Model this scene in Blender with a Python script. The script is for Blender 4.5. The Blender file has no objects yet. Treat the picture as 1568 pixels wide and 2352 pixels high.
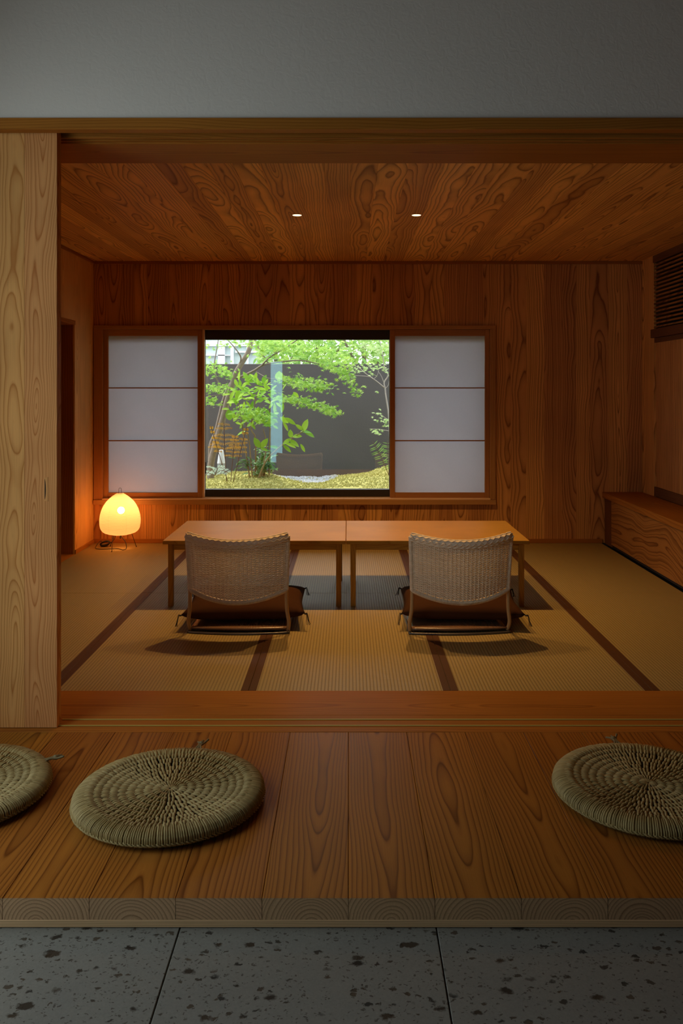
import bpy, bmesh, math, random
from mathutils import Vector, Matrix, noise as mnoise

R = random.Random(7)
S = bpy.context.scene
COL = S.collection
PI = math.pi

# ------------------------------------------------------------------ camera
F, HC = 1926.0, 1.337            # focal length in pixels of a 1568x2352 frame, eye height over the tatami
cam_d = bpy.data.cameras.new('camera')
cam = bpy.data.objects.new('camera', cam_d)
COL.objects.link(cam)
cam_d.sensor_fit = 'VERTICAL'
cam_d.sensor_height = 36.0
cam_d.sensor_width = 24.0
cam_d.lens = 36.0 * F / 2352.0
cam_d.shift_x = -(800 - 784) / 2352.0
cam_d.shift_y = -(1176 - 896) / 2352.0
cam.location = (0, 0, HC)
cam.rotation_euler = (PI / 2, 0, 0)
cam_d.clip_start = 0.05
S.camera = cam

# ------------------------------------------------------------------ sky, daylight, exposure
W = bpy.data.worlds.new('sky')
S.world = W
W.use_nodes = True
wn = W.node_tree
bg = wn.nodes['Background']
bg.inputs[0].default_value = (0.88, 0.95, 1.0, 1)       # bright even overcast
bg.inputs[1].default_value = 3.3


def area_portal(name, loc, rot, sx, sy):                 # sky sampling guides in the real openings
    d = bpy.data.lights.new(name, 'AREA')
    d.shape = 'RECTANGLE'
    d.size, d.size_y = sx, sy
    d.cycles.is_portal = True
    o = bpy.data.objects.new(name, d)
    COL.objects.link(o)
    o.location = loc
    o.rotation_euler = rot
    return o


area_portal('daylight_hall_window', (-1.81, 2.04, 1.35), (0, -PI / 2, 0), 2.2, 1.48)
area_portal('daylight_hall_slit', (-1.41, -1.52, 0.9), (PI / 2, 0, 0), 0.24, 2.0)
area_portal('daylight_garden_window', (-0.45, 7.60, 1.13), (-PI / 2, 0, 0), 3.38, 1.40)

sun_d = bpy.data.lights.new('sun', 'SUN')                # soft sun through thin cloud on the garden
sun_d.energy = 3.8
sun_d.angle = math.radians(14)
sun_d.color = (1.0, 0.95, 0.84)
sun = bpy.data.objects.new('sun', sun_d)
COL.objects.link(sun)
sun.rotation_euler = Vector((0.35, -0.35, -1.0)).to_track_quat('-Z', 'Y').to_euler()

DOWNLIGHT_W = 92.0
LAMP_STRENGTH = 132.0
S.view_settings.view_transform = 'Standard'
S.view_settings.look = 'None'
S.view_settings.exposure = 0.0
S.view_settings.gamma = 1.0
S.view_settings.use_curve_mapping = False
try:
    S.cycles.use_denoising = True
    S.cycles.max_bounces = 9
    S.cycles.diffuse_bounces = 5
    S.cycles.glossy_bounces = 3
    S.cycles.transmission_bounces = 6
    S.cycles.transparent_max_bounces = 12
    S.cycles.sample_clamp_indirect = 4.0
    S.cycles.caustics_reflective = False
    S.cycles.caustics_refractive = False
except Exception:
    pass


def at(px, py, Y):                                        # photo pixel + distance -> point in the place
    return Vector(((px - 800) * Y / F, Y, HC - (py - 896) * Y / F))


# ------------------------------------------------------------------ node materials
class NT:
    def __init__(self, name):
        self.m = bpy.data.materials.new(name)
        self.m.use_nodes = True
        self.t = self.m.node_tree
        self.t.nodes.clear()
        self.out = self.t.nodes.new('ShaderNodeOutputMaterial')

    def n(self, typ, ins=None, **kw):
        nd = self.t.nodes.new('ShaderNode' + typ)
        for k, v in kw.items():
            setattr(nd, k, v)
        for k, v in (ins or {}).items():
            self.set(nd.inputs[k], v)
        return nd

    def set(self, sock, v):
        if hasattr(v, 'is_output') or hasattr(v, 'links'):
            self.t.links.new(v, sock)
        else:
            sock.default_value = v

    def math(self, op, a, b=None, c=None, clamp=False):
        nd = self.t.nodes.new('ShaderNodeMath')
        nd.operation = op
        nd.use_clamp = clamp
        for i, v in enumerate((a, b, c)):
            if v is not None:
                self.set(nd.inputs[i], v)
        return nd.outputs[0]

    def noise(self, vec, scale, detail=2.0, rough=0.5, dist=0.0):
        nd = self.n('TexNoise', {'Vector': vec, 'Scale': scale, 'Detail': detail, 'Roughness': rough, 'Distortion': dist})
        return nd.outputs[0]

    def ramp(self, fac, stops, interp='LINEAR'):
        nd = self.n('ValToRGB', {'Fac': fac})
        cr = nd.color_ramp
        cr.interpolation = interp
        while len(cr.elements) < len(stops):
            cr.elements.new(0.5)
        for e, (p, c) in zip(cr.elements, stops):
            e.position = p
            e.color = (*c, 1) if len(c) == 3 else c
        return nd.outputs[0]

    def mix(self, fac, a, b, mode='MIX'):
        nd = self.n('MixRGB', {'Fac': fac, 'Color1': a, 'Color2': b}, blend_type=mode)
        return nd.outputs[0]

    def bsdf(self, **ins):
        nd = self.t.nodes.new('ShaderNodeBsdfPrincipled')
        for k, v in ins.items():
            self.set(nd.inputs[k.replace('_', ' ')], v)
        self.t.links.new(nd.outputs[0], self.out.inputs[0])
        return nd

    def bump(self, h, strength, dist):
        return self.n('Bump', {'Height': h, 'Strength': strength, 'Distance': dist}).outputs[0]


def c4(c):
    return (*c, 1)


def plain(name, col, rough=0.6, metal=0.0, spec=0.5):
    t = NT(name)
    t.bsdf(Base_Color=c4(col), Roughness=rough, Metallic=metal, Specular_IOR_Level=spec)
    return t.m


def wood(name, light, dark, spacing=0.006, warp=0.035, tilt=0.02, contrast=1.0, rough=0.5, tone=0.5, fig=1.0, spec=0.03):
    """solid wood: growth rings round a tilted, wandering pith; local Y is the grain.
    object colour: R tone, G seed, B depth of the pith under the face, A its sideways place"""
    t = NT(name)
    oc = t.n('TexCoord').outputs['Object']
    oi = t.n('ObjectInfo')
    sep = t.n('SeparateXYZ', {0: oc})
    x, y, z = sep.outputs
    cs = t.n('SeparateColor', {0: oi.outputs['Color']})
    cr, cg, cb = cs.outputs
    ca = oi.outputs['Alpha']
    seed = t.math('MULTIPLY', cg, 91.7)
    p1 = t.n('CombineXYZ', {0: t.math('MULTIPLY', x, 1.6), 1: t.math('MULTIPLY_ADD', y, 1.15 * fig, seed), 2: t.math('MULTIPLY_ADD', z, 1.6, seed)}).outputs[0]
    n1 = t.n('TexNoise', {'Vector': p1, 'Scale': 1.0, 'Detail': 2.0, 'Roughness': 0.45})
    nc = t.n('SeparateColor', {0: n1.outputs[1]})
    wx = t.math('MULTIPLY', t.math('SUBTRACT', nc.outputs[0], 0.5), warp * 1.6)
    wz = t.math('MULTIPLY', t.math('SUBTRACT', nc.outputs[1], 0.5), warp * 3.2)
    p2 = t.n('CombineXYZ', {0: t.math('MULTIPLY', x, 9.0), 1: t.math('MULTIPLY_ADD', y, 4.0 * fig, seed), 2: z}).outputs[0]
    n2 = t.math('MULTIPLY', t.math('SUBTRACT', t.noise(p2, 1.0, 2.0), 0.5), warp * 0.26)
    xr = t.math('ADD', t.math('SUBTRACT', x, t.math('MULTIPLY', t.math('SUBTRACT', ca, 0.5), 0.3)), wx)
    zz = t.math('ADD', z, t.math('MULTIPLY_ADD', cb, 0.13, 0.012))
    zr = t.math('ADD', t.math('ADD', zz, wz), t.math('MULTIPLY', y, t.math('MULTIPLY', t.math('SUBTRACT', cg, 0.4), tilt * 2)))
    r = t.math('SQRT', t.math('ADD', t.math('MULTIPLY', xr, xr), t.math('MULTIPLY', zr, zr)))
    r = t.math('ADD', r, n2)
    vary = t.noise(t.n('CombineXYZ', {0: t.math('MULTIPLY', r, 26.0), 1: seed, 2: 0.0}).outputs[0], 1.0, 1.0)
    r2 = t.math('MULTIPLY_ADD', vary, spacing * 2.2, r)
    ring = t.math('FRACT', t.math('DIVIDE', r2, spacing))
    f = t.ramp(ring, [(0.0, (0.25,) * 3), (0.10, (0.0,) * 3), (0.45, (0.06,) * 3), (0.78, (0.42,) * 3), (0.93, (1,) * 3), (1.0, (0.25,) * 3)])
    fib = t.noise(t.n('CombineXYZ', {0: t.math('MULTIPLY', x, 260.0), 1: t.math('MULTIPLY_ADD', y, 5.0, seed), 2: t.math('MULTIPLY', z, 260.0)}).outputs[0], 1.0, 2.0)
    f = t.math('MULTIPLY', f, contrast * 0.85, clamp=True)
    col = t.mix(f, c4(light), c4(dark))
    big = t.noise(p1, 2.3, 1.0)
    v = t.math('ADD', t.math('MULTIPLY_ADD', cr, tone, 1.0 - tone * 0.5), t.math('MULTIPLY_ADD', fib, 0.30, -0.15))
    v = t.math('ADD', v, t.math('MULTIPLY_ADD', big, 0.36, -0.18))
    hs = t.n('HueSaturation', {'Hue': t.math('MULTIPLY_ADD', cr, 0.012, 0.494), 'Saturation': 1.0, 'Value': v, 'Color': col}).outputs[0]
    bmp = t.bump(f, 0.12, 0.001)
    t.bsdf(Base_Color=hs, Roughness=t.math('MULTIPLY_ADD', f, -0.08, rough), Normal=bmp, Specular_IOR_Level=spec)
    return t.m


M = {}
M['sugi_ceiling'] = wood('sugi_ceiling', (0.84, 0.46, 0.125), (0.22, 0.078, 0.014), 0.016, 0.056, 0.03, 1.0, 0.5, 0.42, 0.75)
M['sugi_wall'] = wood('sugi_wall', (0.68, 0.33, 0.105), (0.17, 0.055, 0.014), 0.017, 0.055, 0.03, 1.0, 0.5, 0.36, 0.9)
M['sugi_left'] = wood('sugi_left', (0.76, 0.42, 0.13), (0.48, 0.20, 0.05), 0.014, 0.05, 0.03, 0.8, 0.5, 0.2, 0.9)  # lighter cedar, colour raised further to carry some lamp glow
M['sugi_door'] = wood('sugi_door', (0.69, 0.345, 0.122), (0.41, 0.140, 0.032), 0.0095, 0.055, 0.02, 1.0, 0.55, 0.12, 1.1)
M['sugi_deck'] = wood('sugi_deck', (0.37, 0.145, 0.022), (0.105, 0.027, 0.004), 0.0095, 0.032, 0.016, 1.0, 0.42, 0.20, 0.7, spec=0.06)
M['sugi_end'] = wood('sugi_end', (0.72, 0.46, 0.26), (0.30, 0.165, 0.078), 0.0095, 0.032, 0.016, 1.0, 0.7, 0.20, 0.7)
M['cedar_beam'] = wood('cedar_beam', (0.40, 0.155, 0.026), (0.18, 0.056, 0.009), 0.010, 0.03, 0.015, 0.7, 0.5, 0.16, 0.7)
M['cedar_pale'] = wood('cedar_pale', (0.86, 0.57, 0.32), (0.60, 0.36, 0.17), 0.006, 0.02, 0.01, 0.6, 0.5, 0.12, 0.6)
M['frame_wood'] = wood('frame_wood', (0.47, 0.23, 0.085), (0.29, 0.115, 0.04), 0.006, 0.012, 0.01, 0.55, 0.5, 0.12, 0.5)
M['table_wood'] = wood('table_wood', (0.46, 0.245, 0.042), (0.30, 0.145, 0.022), 0.012, 0.06, 0.02, 0.9, 0.45, 0.12, 1.1, spec=0.07)
M['bench_wood'] = wood('bench_wood', (0.38, 0.165, 0.042), (0.10, 0.028, 0.006), 0.030, 0.15, 0.02, 1.0, 0.5, 0.2, 0.9)
M['dark_wood'] = wood('dark_wood', (0.17, 0.070, 0.028), (0.085, 0.03, 0.012), 0.008, 0.03, 0.02, 0.6, 0.5, 0.2)
M['seat_ply'] = wood('seat_ply', (0.20, 0.105, 0.06), (0.11, 0.05, 0.03), 0.006, 0.03, 0.02, 0.5, 0.28, 0.1, 1.0, 0.6)
M['shadow_gap'] = plain('shadow_gap', (0.03, 0.016, 0.008), 0.9)
M['brass'] = plain('brass', (0.42, 0.34, 0.085), 0.5, 0.0, 0.1)
M['aluminium_dark'] = plain('aluminium_dark', (0.030, 0.022, 0.014), 0.55)
M['wire'] = plain('wire', (0.055, 0.028, 0.014), 0.45, 0.3)
M['cord_black'] = plain('cord_black', (0.022, 0.016, 0.012), 0.5)
M['steel'] = plain('steel', (0.16, 0.15, 0.15), 0.35, 0.8)
M['louver_void_shade'] = plain('louver_void_shade', (0.012, 0.010, 0.009), 0.9)
M['white_metal'] = plain('white_metal', (0.74, 0.75, 0.80), 0.4)
M['grey_metal'] = plain('grey_metal', (0.30, 0.31, 0.34), 0.5)
M['facade'] = plain('facade', (0.62, 0.72, 0.70), 0.7)
M['facade_trim'] = plain('facade_trim', (0.86, 0.90, 0.92), 0.6)
M['hall_ceiling'] = plain('hall_ceiling', (0.42, 0.34, 0.26), 0.8)


def plaster():
    t = NT('white_plaster')
    p = t.n('TexCoord').outputs['Object']
    n = t.noise(p, 34.0, 4.0, 0.6, 0.6)
    big = t.noise(p, 1.3, 2.0)
    col = t.mix(big, (0.74, 0.71, 0.65, 1), (0.80, 0.77, 0.71, 1))
    t.bsdf(Base_Color=col, Roughness=0.92, Normal=t.bump(n, 0.3, 0.005), Specular_IOR_Level=0.1)
    return t.m


def garden_wall_mat():
    t = NT('dark_render')
    p = t.n('TexCoord').outputs['Object']
    n = t.noise(p, 60.0, 3.0, 0.6)
    big = t.noise(p, 1.1, 3.0)
    col = t.mix(big, (0.082, 0.075, 0.074, 1), (0.108, 0.099, 0.097, 1))
    t.bsdf(Base_Color=col, Roughness=0.95, Normal=t.bump(n, 0.5, 0.004), Specular_IOR_Level=0.1)
    return t.m


def stone_mat():
    """pale grey tuff with brown and black pockets"""
    t = NT('speckled_tuff')
    oc = t.n('TexCoord').outputs['Object']
    oi = t.n('ObjectInfo')
    cs = t.n('SeparateColor', {0: oi.outputs['Color']})
    off = t.n('CombineXYZ', {0: t.math('MULTIPLY', cs.outputs[1], 40.0), 1: t.math('MULTIPLY', cs.outputs[1], 23.0), 2: 0.0}).outputs[0]
    p = t.n('VectorMath', {0: oc, 1: off}, operation='ADD').outputs[0]
    warpn = t.n('TexNoise', {'Vector': p, 'Scale': 55.0, 'Detail': 4.0, 'Roughness': 0.6})
    w = t.n('VectorMath', {0: warpn.outputs[1], 1: (0.5, 0.5, 0.5)}, operation='SUBTRACT').outputs[0]
    w = t.n('VectorMath', {0: w, 'Scale': 0.030}, operation='SCALE').outputs[0]
    pw = t.n('VectorMath', {0: p, 1: w}, operation='ADD').outputs[0]
    pm = t.n('VectorMath', {0: pw, 1: (1.0, 1.6, 0.2)}, operation='MULTIPLY').outputs[0]

    def blobs(scale, lo, hi, prob):
        v = t.n('TexVoronoi', {'Vector': pm, 'Scale': scale, 'Randomness': 1.0})
        rnd = t.n('SeparateColor', {0: v.outputs['Color']})
        size = t.math('MULTIPLY', t.math('SUBTRACT', rnd.outputs[0], 1.0 - prob), 1.0 / prob)
        thr = t.math('MULTIPLY_ADD', size, hi - lo, lo)
        m = t.math('MULTIPLY', t.math('SUBTRACT', thr, v.outputs['Distance']), 9.0, clamp=True)
        return t.math('MULTIPLY', m, t.math('GREATER_THAN', size, 0.0)), rnd.outputs[1]
    b1, k1 = blobs(15.0, 0.10, 0.38, 0.50)
    b2, k2 = blobs(32.0, 0.10, 0.40, 0.60)
    b3, k3 = blobs(95.0, 0.12, 0.46, 0.55)
    fine = t.noise(p, 150.0, 3.0, 0.7)
    mid = t.noise(p, 9.0, 3.0)
    base = t.mix(fine, (0.180, 0.176, 0.150, 1), (0.285, 0.282, 0.245, 1))
    base = t.mix(t.math('MULTIPLY', mid, 0.5), base, (0.155, 0.162, 0.158, 1))
    brown = t.mix(k1, (0.012, 0.010, 0.008, 1), (0.050, 0.032, 0.016, 1))
    brown2 = t.mix(k2, (0.014, 0.011, 0.008, 1), (0.075, 0.050, 0.026, 1))
    col = t.mix(t.math('MULTIPLY', b3, 0.75), base, (0.055, 0.045, 0.034, 1))
    col = t.mix(t.math('MULTIPLY', b2, 0.85), col, brown2)
    col = t.mix(t.math('MULTIPLY', b1, 0.93), col, brown)
    h = t.math('SUBTRACT', t.math('MULTIPLY', fine, 0.25), t.math('ADD', b1, b2))
    t.bsdf(Base_Color=col, Roughness=0.85, Normal=t.bump(h, 0.5, 0.002), Specular_IOR_Level=0.2)
    return t.m


def tatami_mat():
    t = NT('tatami_rush')
    oc = t.n('TexCoord').outputs['Object']
    x, y, z = t.n('SeparateXYZ', {0: oc}).outputs
    rib = t.math('ABSOLUTE', t.math('SINE', t.math('MULTIPLY', x, PI / 0.0158)))
    ribp = t.math('POWER', rib, 0.55)
    alt = t.math('MULTIPLY', t.math('FLOOR', t.math('DIVIDE', x, 0.0158)), 0.5)
    weft = t.math('SINE', t.math('MULTIPLY', t.math('ADD', t.math('DIVIDE', y, 0.0095), alt), 2 * PI))
    h = t.math('MULTIPLY_ADD', weft, 0.13, ribp)
    n = t.noise(t.n('VectorMath', {0: oc, 1: (14.0, 170.0, 1.0)}, operation='MULTIPLY').outputs[0], 1.0, 2.0)
    big = t.noise(oc, 2.2, 3.0)
    base = t.mix(n, (0.34, 0.235, 0.078, 1), (0.46, 0.335, 0.120, 1))
    base = t.mix(t.math('MULTIPLY', big, 0.5), base, (0.36, 0.285, 0.098, 1))
    gap = t.math('MULTIPLY', t.math('SUBTRACT', 1.0, ribp), 0.85, clamp=True)
    base = t.mix(gap, base, (0.16, 0.105, 0.04, 1))
    base = t.mix(t.math('MULTIPLY', t.math('LESS_THAN', weft, -0.3), 0.22), base, (0.20, 0.14, 0.055, 1))
    t.bsdf(Base_Color=base, Roughness=0.55, Normal=t.bump(h, 0.55, 0.0025), Specular_IOR_Level=0.35)
    return t.m


def cloth(name, col, scale=700.0, rough=0.85, sheen=0.2):
    t = NT(name)
    oc = t.n('TexCoord').outputs['Object']
    n = t.noise(oc, scale, 2.0)
    big = t.noise(oc, 9.0, 3.0)
    a = t.mix(n, c4([c * 0.75 for c in col]), c4([c * 1.25 for c in col]))
    a = t.mix(t.math('MULTIPLY', big, 0.3), a, c4([c * 0.7 for c in col]))
    t.bsdf(Base_Color=a, Roughness=rough, Sheen_Weight=sheen, Normal=t.bump(n, 0.3, 0.001), Specular_IOR_Level=0.15)
    return t.m


def straw(name, a, b, rough=0.6):
    t = NT(name)
    g = t.n('NewGeometry')
    oc = t.n('TexCoord').outputs['Object']
    n = t.noise(oc, 90.0, 2.0)
    f = t.math('MULTIPLY_ADD', n, 0.5, t.math('MULTIPLY', g.outputs['Random Per Island'], 0.6), clamp=True)
    t.bsdf(Base_Color=t.mix(f, c4(a), c4(b)), Roughness=rough, Specular_IOR_Level=0.3)
    return t.m


def paper(name, col, trans, mixf):
    t = NT(name)
    oc = t.n('TexCoord').outputs['Object']
    n = t.noise(oc, 60.0, 4.0, 0.7)
    big = t.noise(oc, 5.0, 2.0)
    k = t.math('ADD', t.math('MULTIPLY', n, 0.06), t.math('MULTIPLY_ADD', big, 0.05, 0.93))
    d = t.n('BsdfDiffuse', {0: t.mix(k, (0.0, 0.0, 0.0, 1), c4(col))})
    tr = t.n('BsdfTranslucent', {0: t.mix(k, (0.0, 0.0, 0.0, 1), c4(trans))})
    mx = t.n('MixShader', {0: mixf, 1: d.outputs[0], 2: tr.outputs[0]})
    t.t.links.new(mx.outputs[0], t.out.inputs[0])
    return t.m


def lamp_paper():
    t = NT('lamp_paper')
    oc = t.n('TexCoord').outputs['Object']
    x, y, z = t.n('SeparateXYZ', {0: oc}).outputs
    ang = t.math('ARCTAN2', y, x)
    seam = t.math('POWER', t.math('ABSOLUTE', t.math('COSINE', t.math('MULTIPLY_ADD', ang, 3.5, 0.35))), 400.0)
    ribl = t.math('POWER', t.math('ABSOLUTE', t.math('COSINE', t.math('MULTIPLY', z, PI / 0.0096))), 5.0)
    k = t.math('MAXIMUM', t.math('MULTIPLY', seam, 0.22), t.math('MULTIPLY', ribl, 0.20))
    trc = t.mix(k, (0.93, 0.84, 0.62, 1), (0.50, 0.36, 0.16, 1))
    d = t.n('BsdfDiffuse', {0: (0.80, 0.74, 0.60, 1)})
    tr = t.n('BsdfTranslucent', {0: trc})
    mx = t.n('MixShader', {0: 0.72, 1: d.outputs[0], 2: tr.outputs[0]})
    tp = t.n('BsdfTransparent', {0: (1.0, 0.93, 0.78, 1)})
    m2 = t.n('MixShader', {0: 0.30, 1: mx.outputs[0], 2: tp.outputs[0]})
    t.t.links.new(m2.outputs[0], t.out.inputs[0])
    return t.m


def emit(name, col, s):
    t = NT(name)
    e = t.n('Emission', {0: c4(col), 1: s})
    t.t.links.new(e.outputs[0], t.out.inputs[0])
    return t.m


def glass(name, refl, tint):
    t = NT(name)
    g = t.n('BsdfGlossy', {0: (1, 1, 1, 1), 'Roughness': 0.0})
    tp = t.n('BsdfTransparent', {0: c4(tint)})
    mx = t.n('MixShader', {0: refl, 1: tp.outputs[0], 2: g.outputs[0]})
    t.t.links.new(mx.outputs[0], t.out.inputs[0])
    return t.m


def leaf(name, a, b, trans=0.45):
    t = NT(name)
    g = t.n('NewGeometry')
    oi = t.n('ObjectInfo')
    f = t.math('FRACT', t.math('ADD', g.outputs['Random Per Island'], oi.outputs['Random']))
    col = t.mix(f, c4(a), c4(b))
    d = t.n('BsdfPrincipled', {'Base Color': col, 'Roughness': 0.42, 'Specular IOR Level': 0.35})
    tr = t.n('BsdfTranslucent', {0: t.mix(0.5, col, (0.45, 0.62, 0.06, 1))})
    mx = t.n('MixShader', {0: trans, 1: d.outputs[0], 2: tr.outputs[0]})
    t.t.links.new(mx.outputs[0], t.out.inputs[0])
    return t.m


def bark(name, a, b):
    t = NT(name)
    oc = t.n('TexCoord').outputs['Object']
    n = t.noise(oc, 28.0, 4.0, 0.7)
    t.bsdf(Base_Color=t.mix(n, c4(a), c4(b)), Roughness=0.85, Normal=t.bump(n, 0.4, 0.004))
    return t.m


def moss_mat(name, a, b):
    t = NT(name)
    oc = t.n('TexCoord').outputs['Object']
    g = t.n('NewGeometry')
    n = t.noise(oc, 9.0, 4.0, 0.7)
    f = t.math('MULTIPLY_ADD', g.outputs['Random Per Island'], 0.5, t.math('MULTIPLY', n, 0.7), clamp=True)
    t.bsdf(Base_Color=t.mix(f, c4(a), c4(b)), Roughness=0.9, Specular_IOR_Level=0.1)
    return t.m


M['plaster'] = plaster()
M['garden_wall'] = garden_wall_mat()
M['stone'] = stone_mat()
M['tatami'] = tatami_mat()
M['heri'] = cloth('mat_border_cloth', (0.098, 0.040, 0.014), 500.0, 0.6, 0.0)
M['zabuton'] = cloth('brown_cotton', (0.055, 0.019, 0.005), 900.0, 0.9, 0.0)
M['tassel'] = plain('black_thread', (0.012, 0.009, 0.007), 0.8)
M['wicker'] = straw('wicker_cane', (0.74, 0.60, 0.42), (0.92, 0.80, 0.62))
M['cane_leg'] = straw('cane_leg', (0.42, 0.25, 0.10), (0.50, 0.31, 0.14), 0.45)
M['straw'] = straw('woven_straw', (0.24, 0.175, 0.062), (0.44, 0.345, 0.15))
M['straw_core_shaded'] = straw('straw_core_shaded', (0.05, 0.035, 0.014), (0.08, 0.055, 0.022))  # same straw, with the shade between strands put into its colour
M['straw_knot'] = straw('straw_knot', (0.15, 0.115, 0.05), (0.22, 0.17, 0.08))
M['shoji_paper'] = paper('shoji_paper', (0.84, 0.80, 0.74), (0.80, 0.81, 0.86), 0.60)
M['lamp_paper'] = lamp_paper()
M['bulb'] = emit('bulb_glow', (1.0, 0.40, 0.125), LAMP_STRENGTH)
M['downlight_lens'] = emit('downlight_lens', (1.0, 0.66, 0.34), 3.0)
M['glass'] = glass('window_glass', 0.055, (0.98, 0.985, 0.98))
M['glass_tint'] = glass('slit_glass_tint', 0.05, (0.70, 0.96, 1.0))
M['glass_plain'] = glass('slit_glass', 0.05, (0.96, 0.98, 0.97))
M['maple_leaf'] = leaf('maple_leaf', (0.14, 0.38, 0.03), (0.50, 0.74, 0.13), 0.45)
M['maple_pale'] = leaf('maple_pale', (0.28, 0.46, 0.14), (0.52, 0.66, 0.30), 0.4)
M['bush_leaf'] = leaf('bush_leaf', (0.16, 0.42, 0.04), (0.50, 0.76, 0.07), 0.4)
M['dark_leaf'] = leaf('dark_leaf', (0.035, 0.12, 0.03), (0.10, 0.24, 0.06), 0.25)
M['hedge_leaf'] = leaf('hedge_leaf', (0.13, 0.36, 0.06), (0.52, 0.72, 0.22), 0.45)
M['fern_green'] = leaf('fern_green', (0.16, 0.36, 0.08), (0.34, 0.54, 0.16), 0.35)
M['fern_silver'] = leaf('fern_silver', (0.34, 0.46, 0.34), (0.52, 0.62, 0.50), 0.2)
M['fern_brown'] = leaf('fern_brown', (0.72, 0.28, 0.012), (0.92, 0.44, 0.04), 0.3)
M['bark'] = bark('bark', (0.17, 0.125, 0.095), (0.33, 0.265, 0.215))
M['bark_pale'] = bark('bark_pale', (0.36, 0.30, 0.27), (0.52, 0.46, 0.42))
M['bark_brown'] = bark('bark_brown', (0.24, 0.155, 0.07), (0.36, 0.25, 0.12))
M['fern_stem'] = plain('fern_stem', (0.13, 0.055, 0.02), 0.7)
M['moss'] = moss_mat('moss', (0.25, 0.235, 0.06), (0.55, 0.51, 0.19))
M['moss_tuft'] = moss_mat('moss_tuft', (0.30, 0.29, 0.075), (0.64, 0.60, 0.25))
M['gravel'] = straw('gravel', (0.30, 0.31, 0.34), (0.66, 0.67, 0.72), 0.85)
M['soil'] = plain('soil', (0.10, 0.085, 0.07), 0.95)

# ------------------------------------------------------------------ object helpers
LOC = {}


def empty(name, loc=(0, 0, 0), label=None, cat=None, group=None, kind=None, rz=0.0):
    o = bpy.data.objects.new(name, None)
    o.empty_display_size = 0.1
    COL.objects.link(o)
    o.location = loc
    o.rotation_euler = (0, 0, rz)
    LOC[o.name] = Vector(loc)
    tag(o, label, cat, group, kind)
    return o


def tag(o, label=None, cat=None, group=None, kind=None):
    for k, v in (('label', label), ('category', cat), ('group', group), ('kind', kind)):
        if v:
            o[k] = v
    return o


def structure(name, label, loc=(0, 0, 0)):
    return empty(name, loc, label, None, None, 'structure')


def rc(tone=None, b=None, a=None):
    return (R.random() if tone is None else tone, R.random(), R.random() if b is None else b, R.random() if a is None else a)


def link(name, me, mat, parent=None, matrix=None, color=None):
    o = bpy.data.objects.new(name, me)
    if mat is not None and not me.materials:
        me.materials.append(mat)
    COL.objects.link(o)
    mw = matrix if matrix is not None else Matrix.Identity(4)
    if parent is not None:
        o.parent = parent
        root = LOC.get(parent.name, Vector((0, 0, 0)))
        mw = Matrix.Translation(-root) @ mw if matrix is not None else mw
        LOC[o.name] = Vector((0, 0, 0))
    o.matrix_basis = mw
    if color:
        o.color = color
    return o


def bevel_box_mesh(name, sx, sy, sz, bev):
    bm = bmesh.new()
    bmesh.ops.create_cube(bm, size=1.0)
    bmesh.ops.scale(bm, vec=(sx, sy, sz), verts=bm.verts)
    if bev > 0:
        bmesh.ops.bevel(bm, geom=bm.edges[:], offset=min(bev, sx * .3, sy * .3, sz * .3), segments=1, affect='EDGES')
    me = bpy.data.meshes.new(name)
    bm.to_mesh(me)
    bm.free()
    return me


AX = {'x': (Vector((0, -1, 0)), Vector((1, 0, 0))), 'y': (Vector((1, 0, 0)), Vector((0, 1, 0))), 'z': (Vector((1, 0, 0)), Vector((0, 0, 1)))}


def frame_matrix(u, v, o):
    n = u.cross(v)
    m = Matrix.Identity(4)
    for i in range(3):
        m[i][0], m[i][1], m[i][2], m[i][3] = u[i], v[i], n[i], o[i]
    return m


def box(name, mat, xr, yr, zr, parent=None, axis=None, bev=0.0015, color=None):
    """box with its grain along an axis; local Y is the grain"""
    d = {'x': abs(xr[1] - xr[0]), 'y': abs(yr[1] - yr[0]), 'z': abs(zr[1] - zr[0])}
    axis = axis or max(d, key=d.get)
    u, v = AX[axis]
    n = u.cross(v)

    def ext(w):
        return abs(w[0]) * d['x'] + abs(w[1]) * d['y'] + abs(w[2]) * d['z']
    me = bevel_box_mesh(name, ext(u), ext(v), ext(n), bev)
    c = Vector(((xr[0] + xr[1]) / 2, (yr[0] + yr[1]) / 2, (zr[0] + zr[1]) / 2))
    return link(name, me, mat, parent, frame_matrix(u, v, c), color or rc())


def board(name, mat, parent, o, u, v, w, l, t, color=None, ch=0.0016):
    """board whose face lies in the plane through o; w along u, l along v (grain), t behind the face"""
    h = w / 2
    me = bpy.data.meshes.new(name)
    vs = [(-h, 0, -t), (h, 0, -t), (h, l, -t), (-h, l, -t),
          (-h, 0, -ch), (h, 0, -ch), (h, l, -ch), (-h, l, -ch),
          (-h + ch, 0, 0), (h - ch, 0, 0), (h - ch, l, 0), (-h + ch, l, 0)]
    fs = [(3, 2, 1, 0), (8, 9, 10, 11)]
    for a, b in ((0, 4), (4, 8)):
        for i in range(4):
            j = (i + 1) % 4
            fs.append((a + i, a + j, b + j, b + i))
    me.from_pydata(vs, [], fs)
    me.update()
    return link(name, me, mat, parent, frame_matrix(u, v, o + u * h), color or rc())


def row(name, mat, parent, o, u, v, total, l, t, wr, color=None, ch=0.0016):
    """boards of uneven width side by side along u"""
    s = 0.0
    while s < total - 1e-4:
        w = R.uniform(*wr)
        if total - s - w < wr[0] * 0.6:
            w = total - s
        w = min(w, total - s)
        board(name, mat, parent, o + u * s, u, v, w, l, t, color() if color else None, ch)
        s += w


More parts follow.
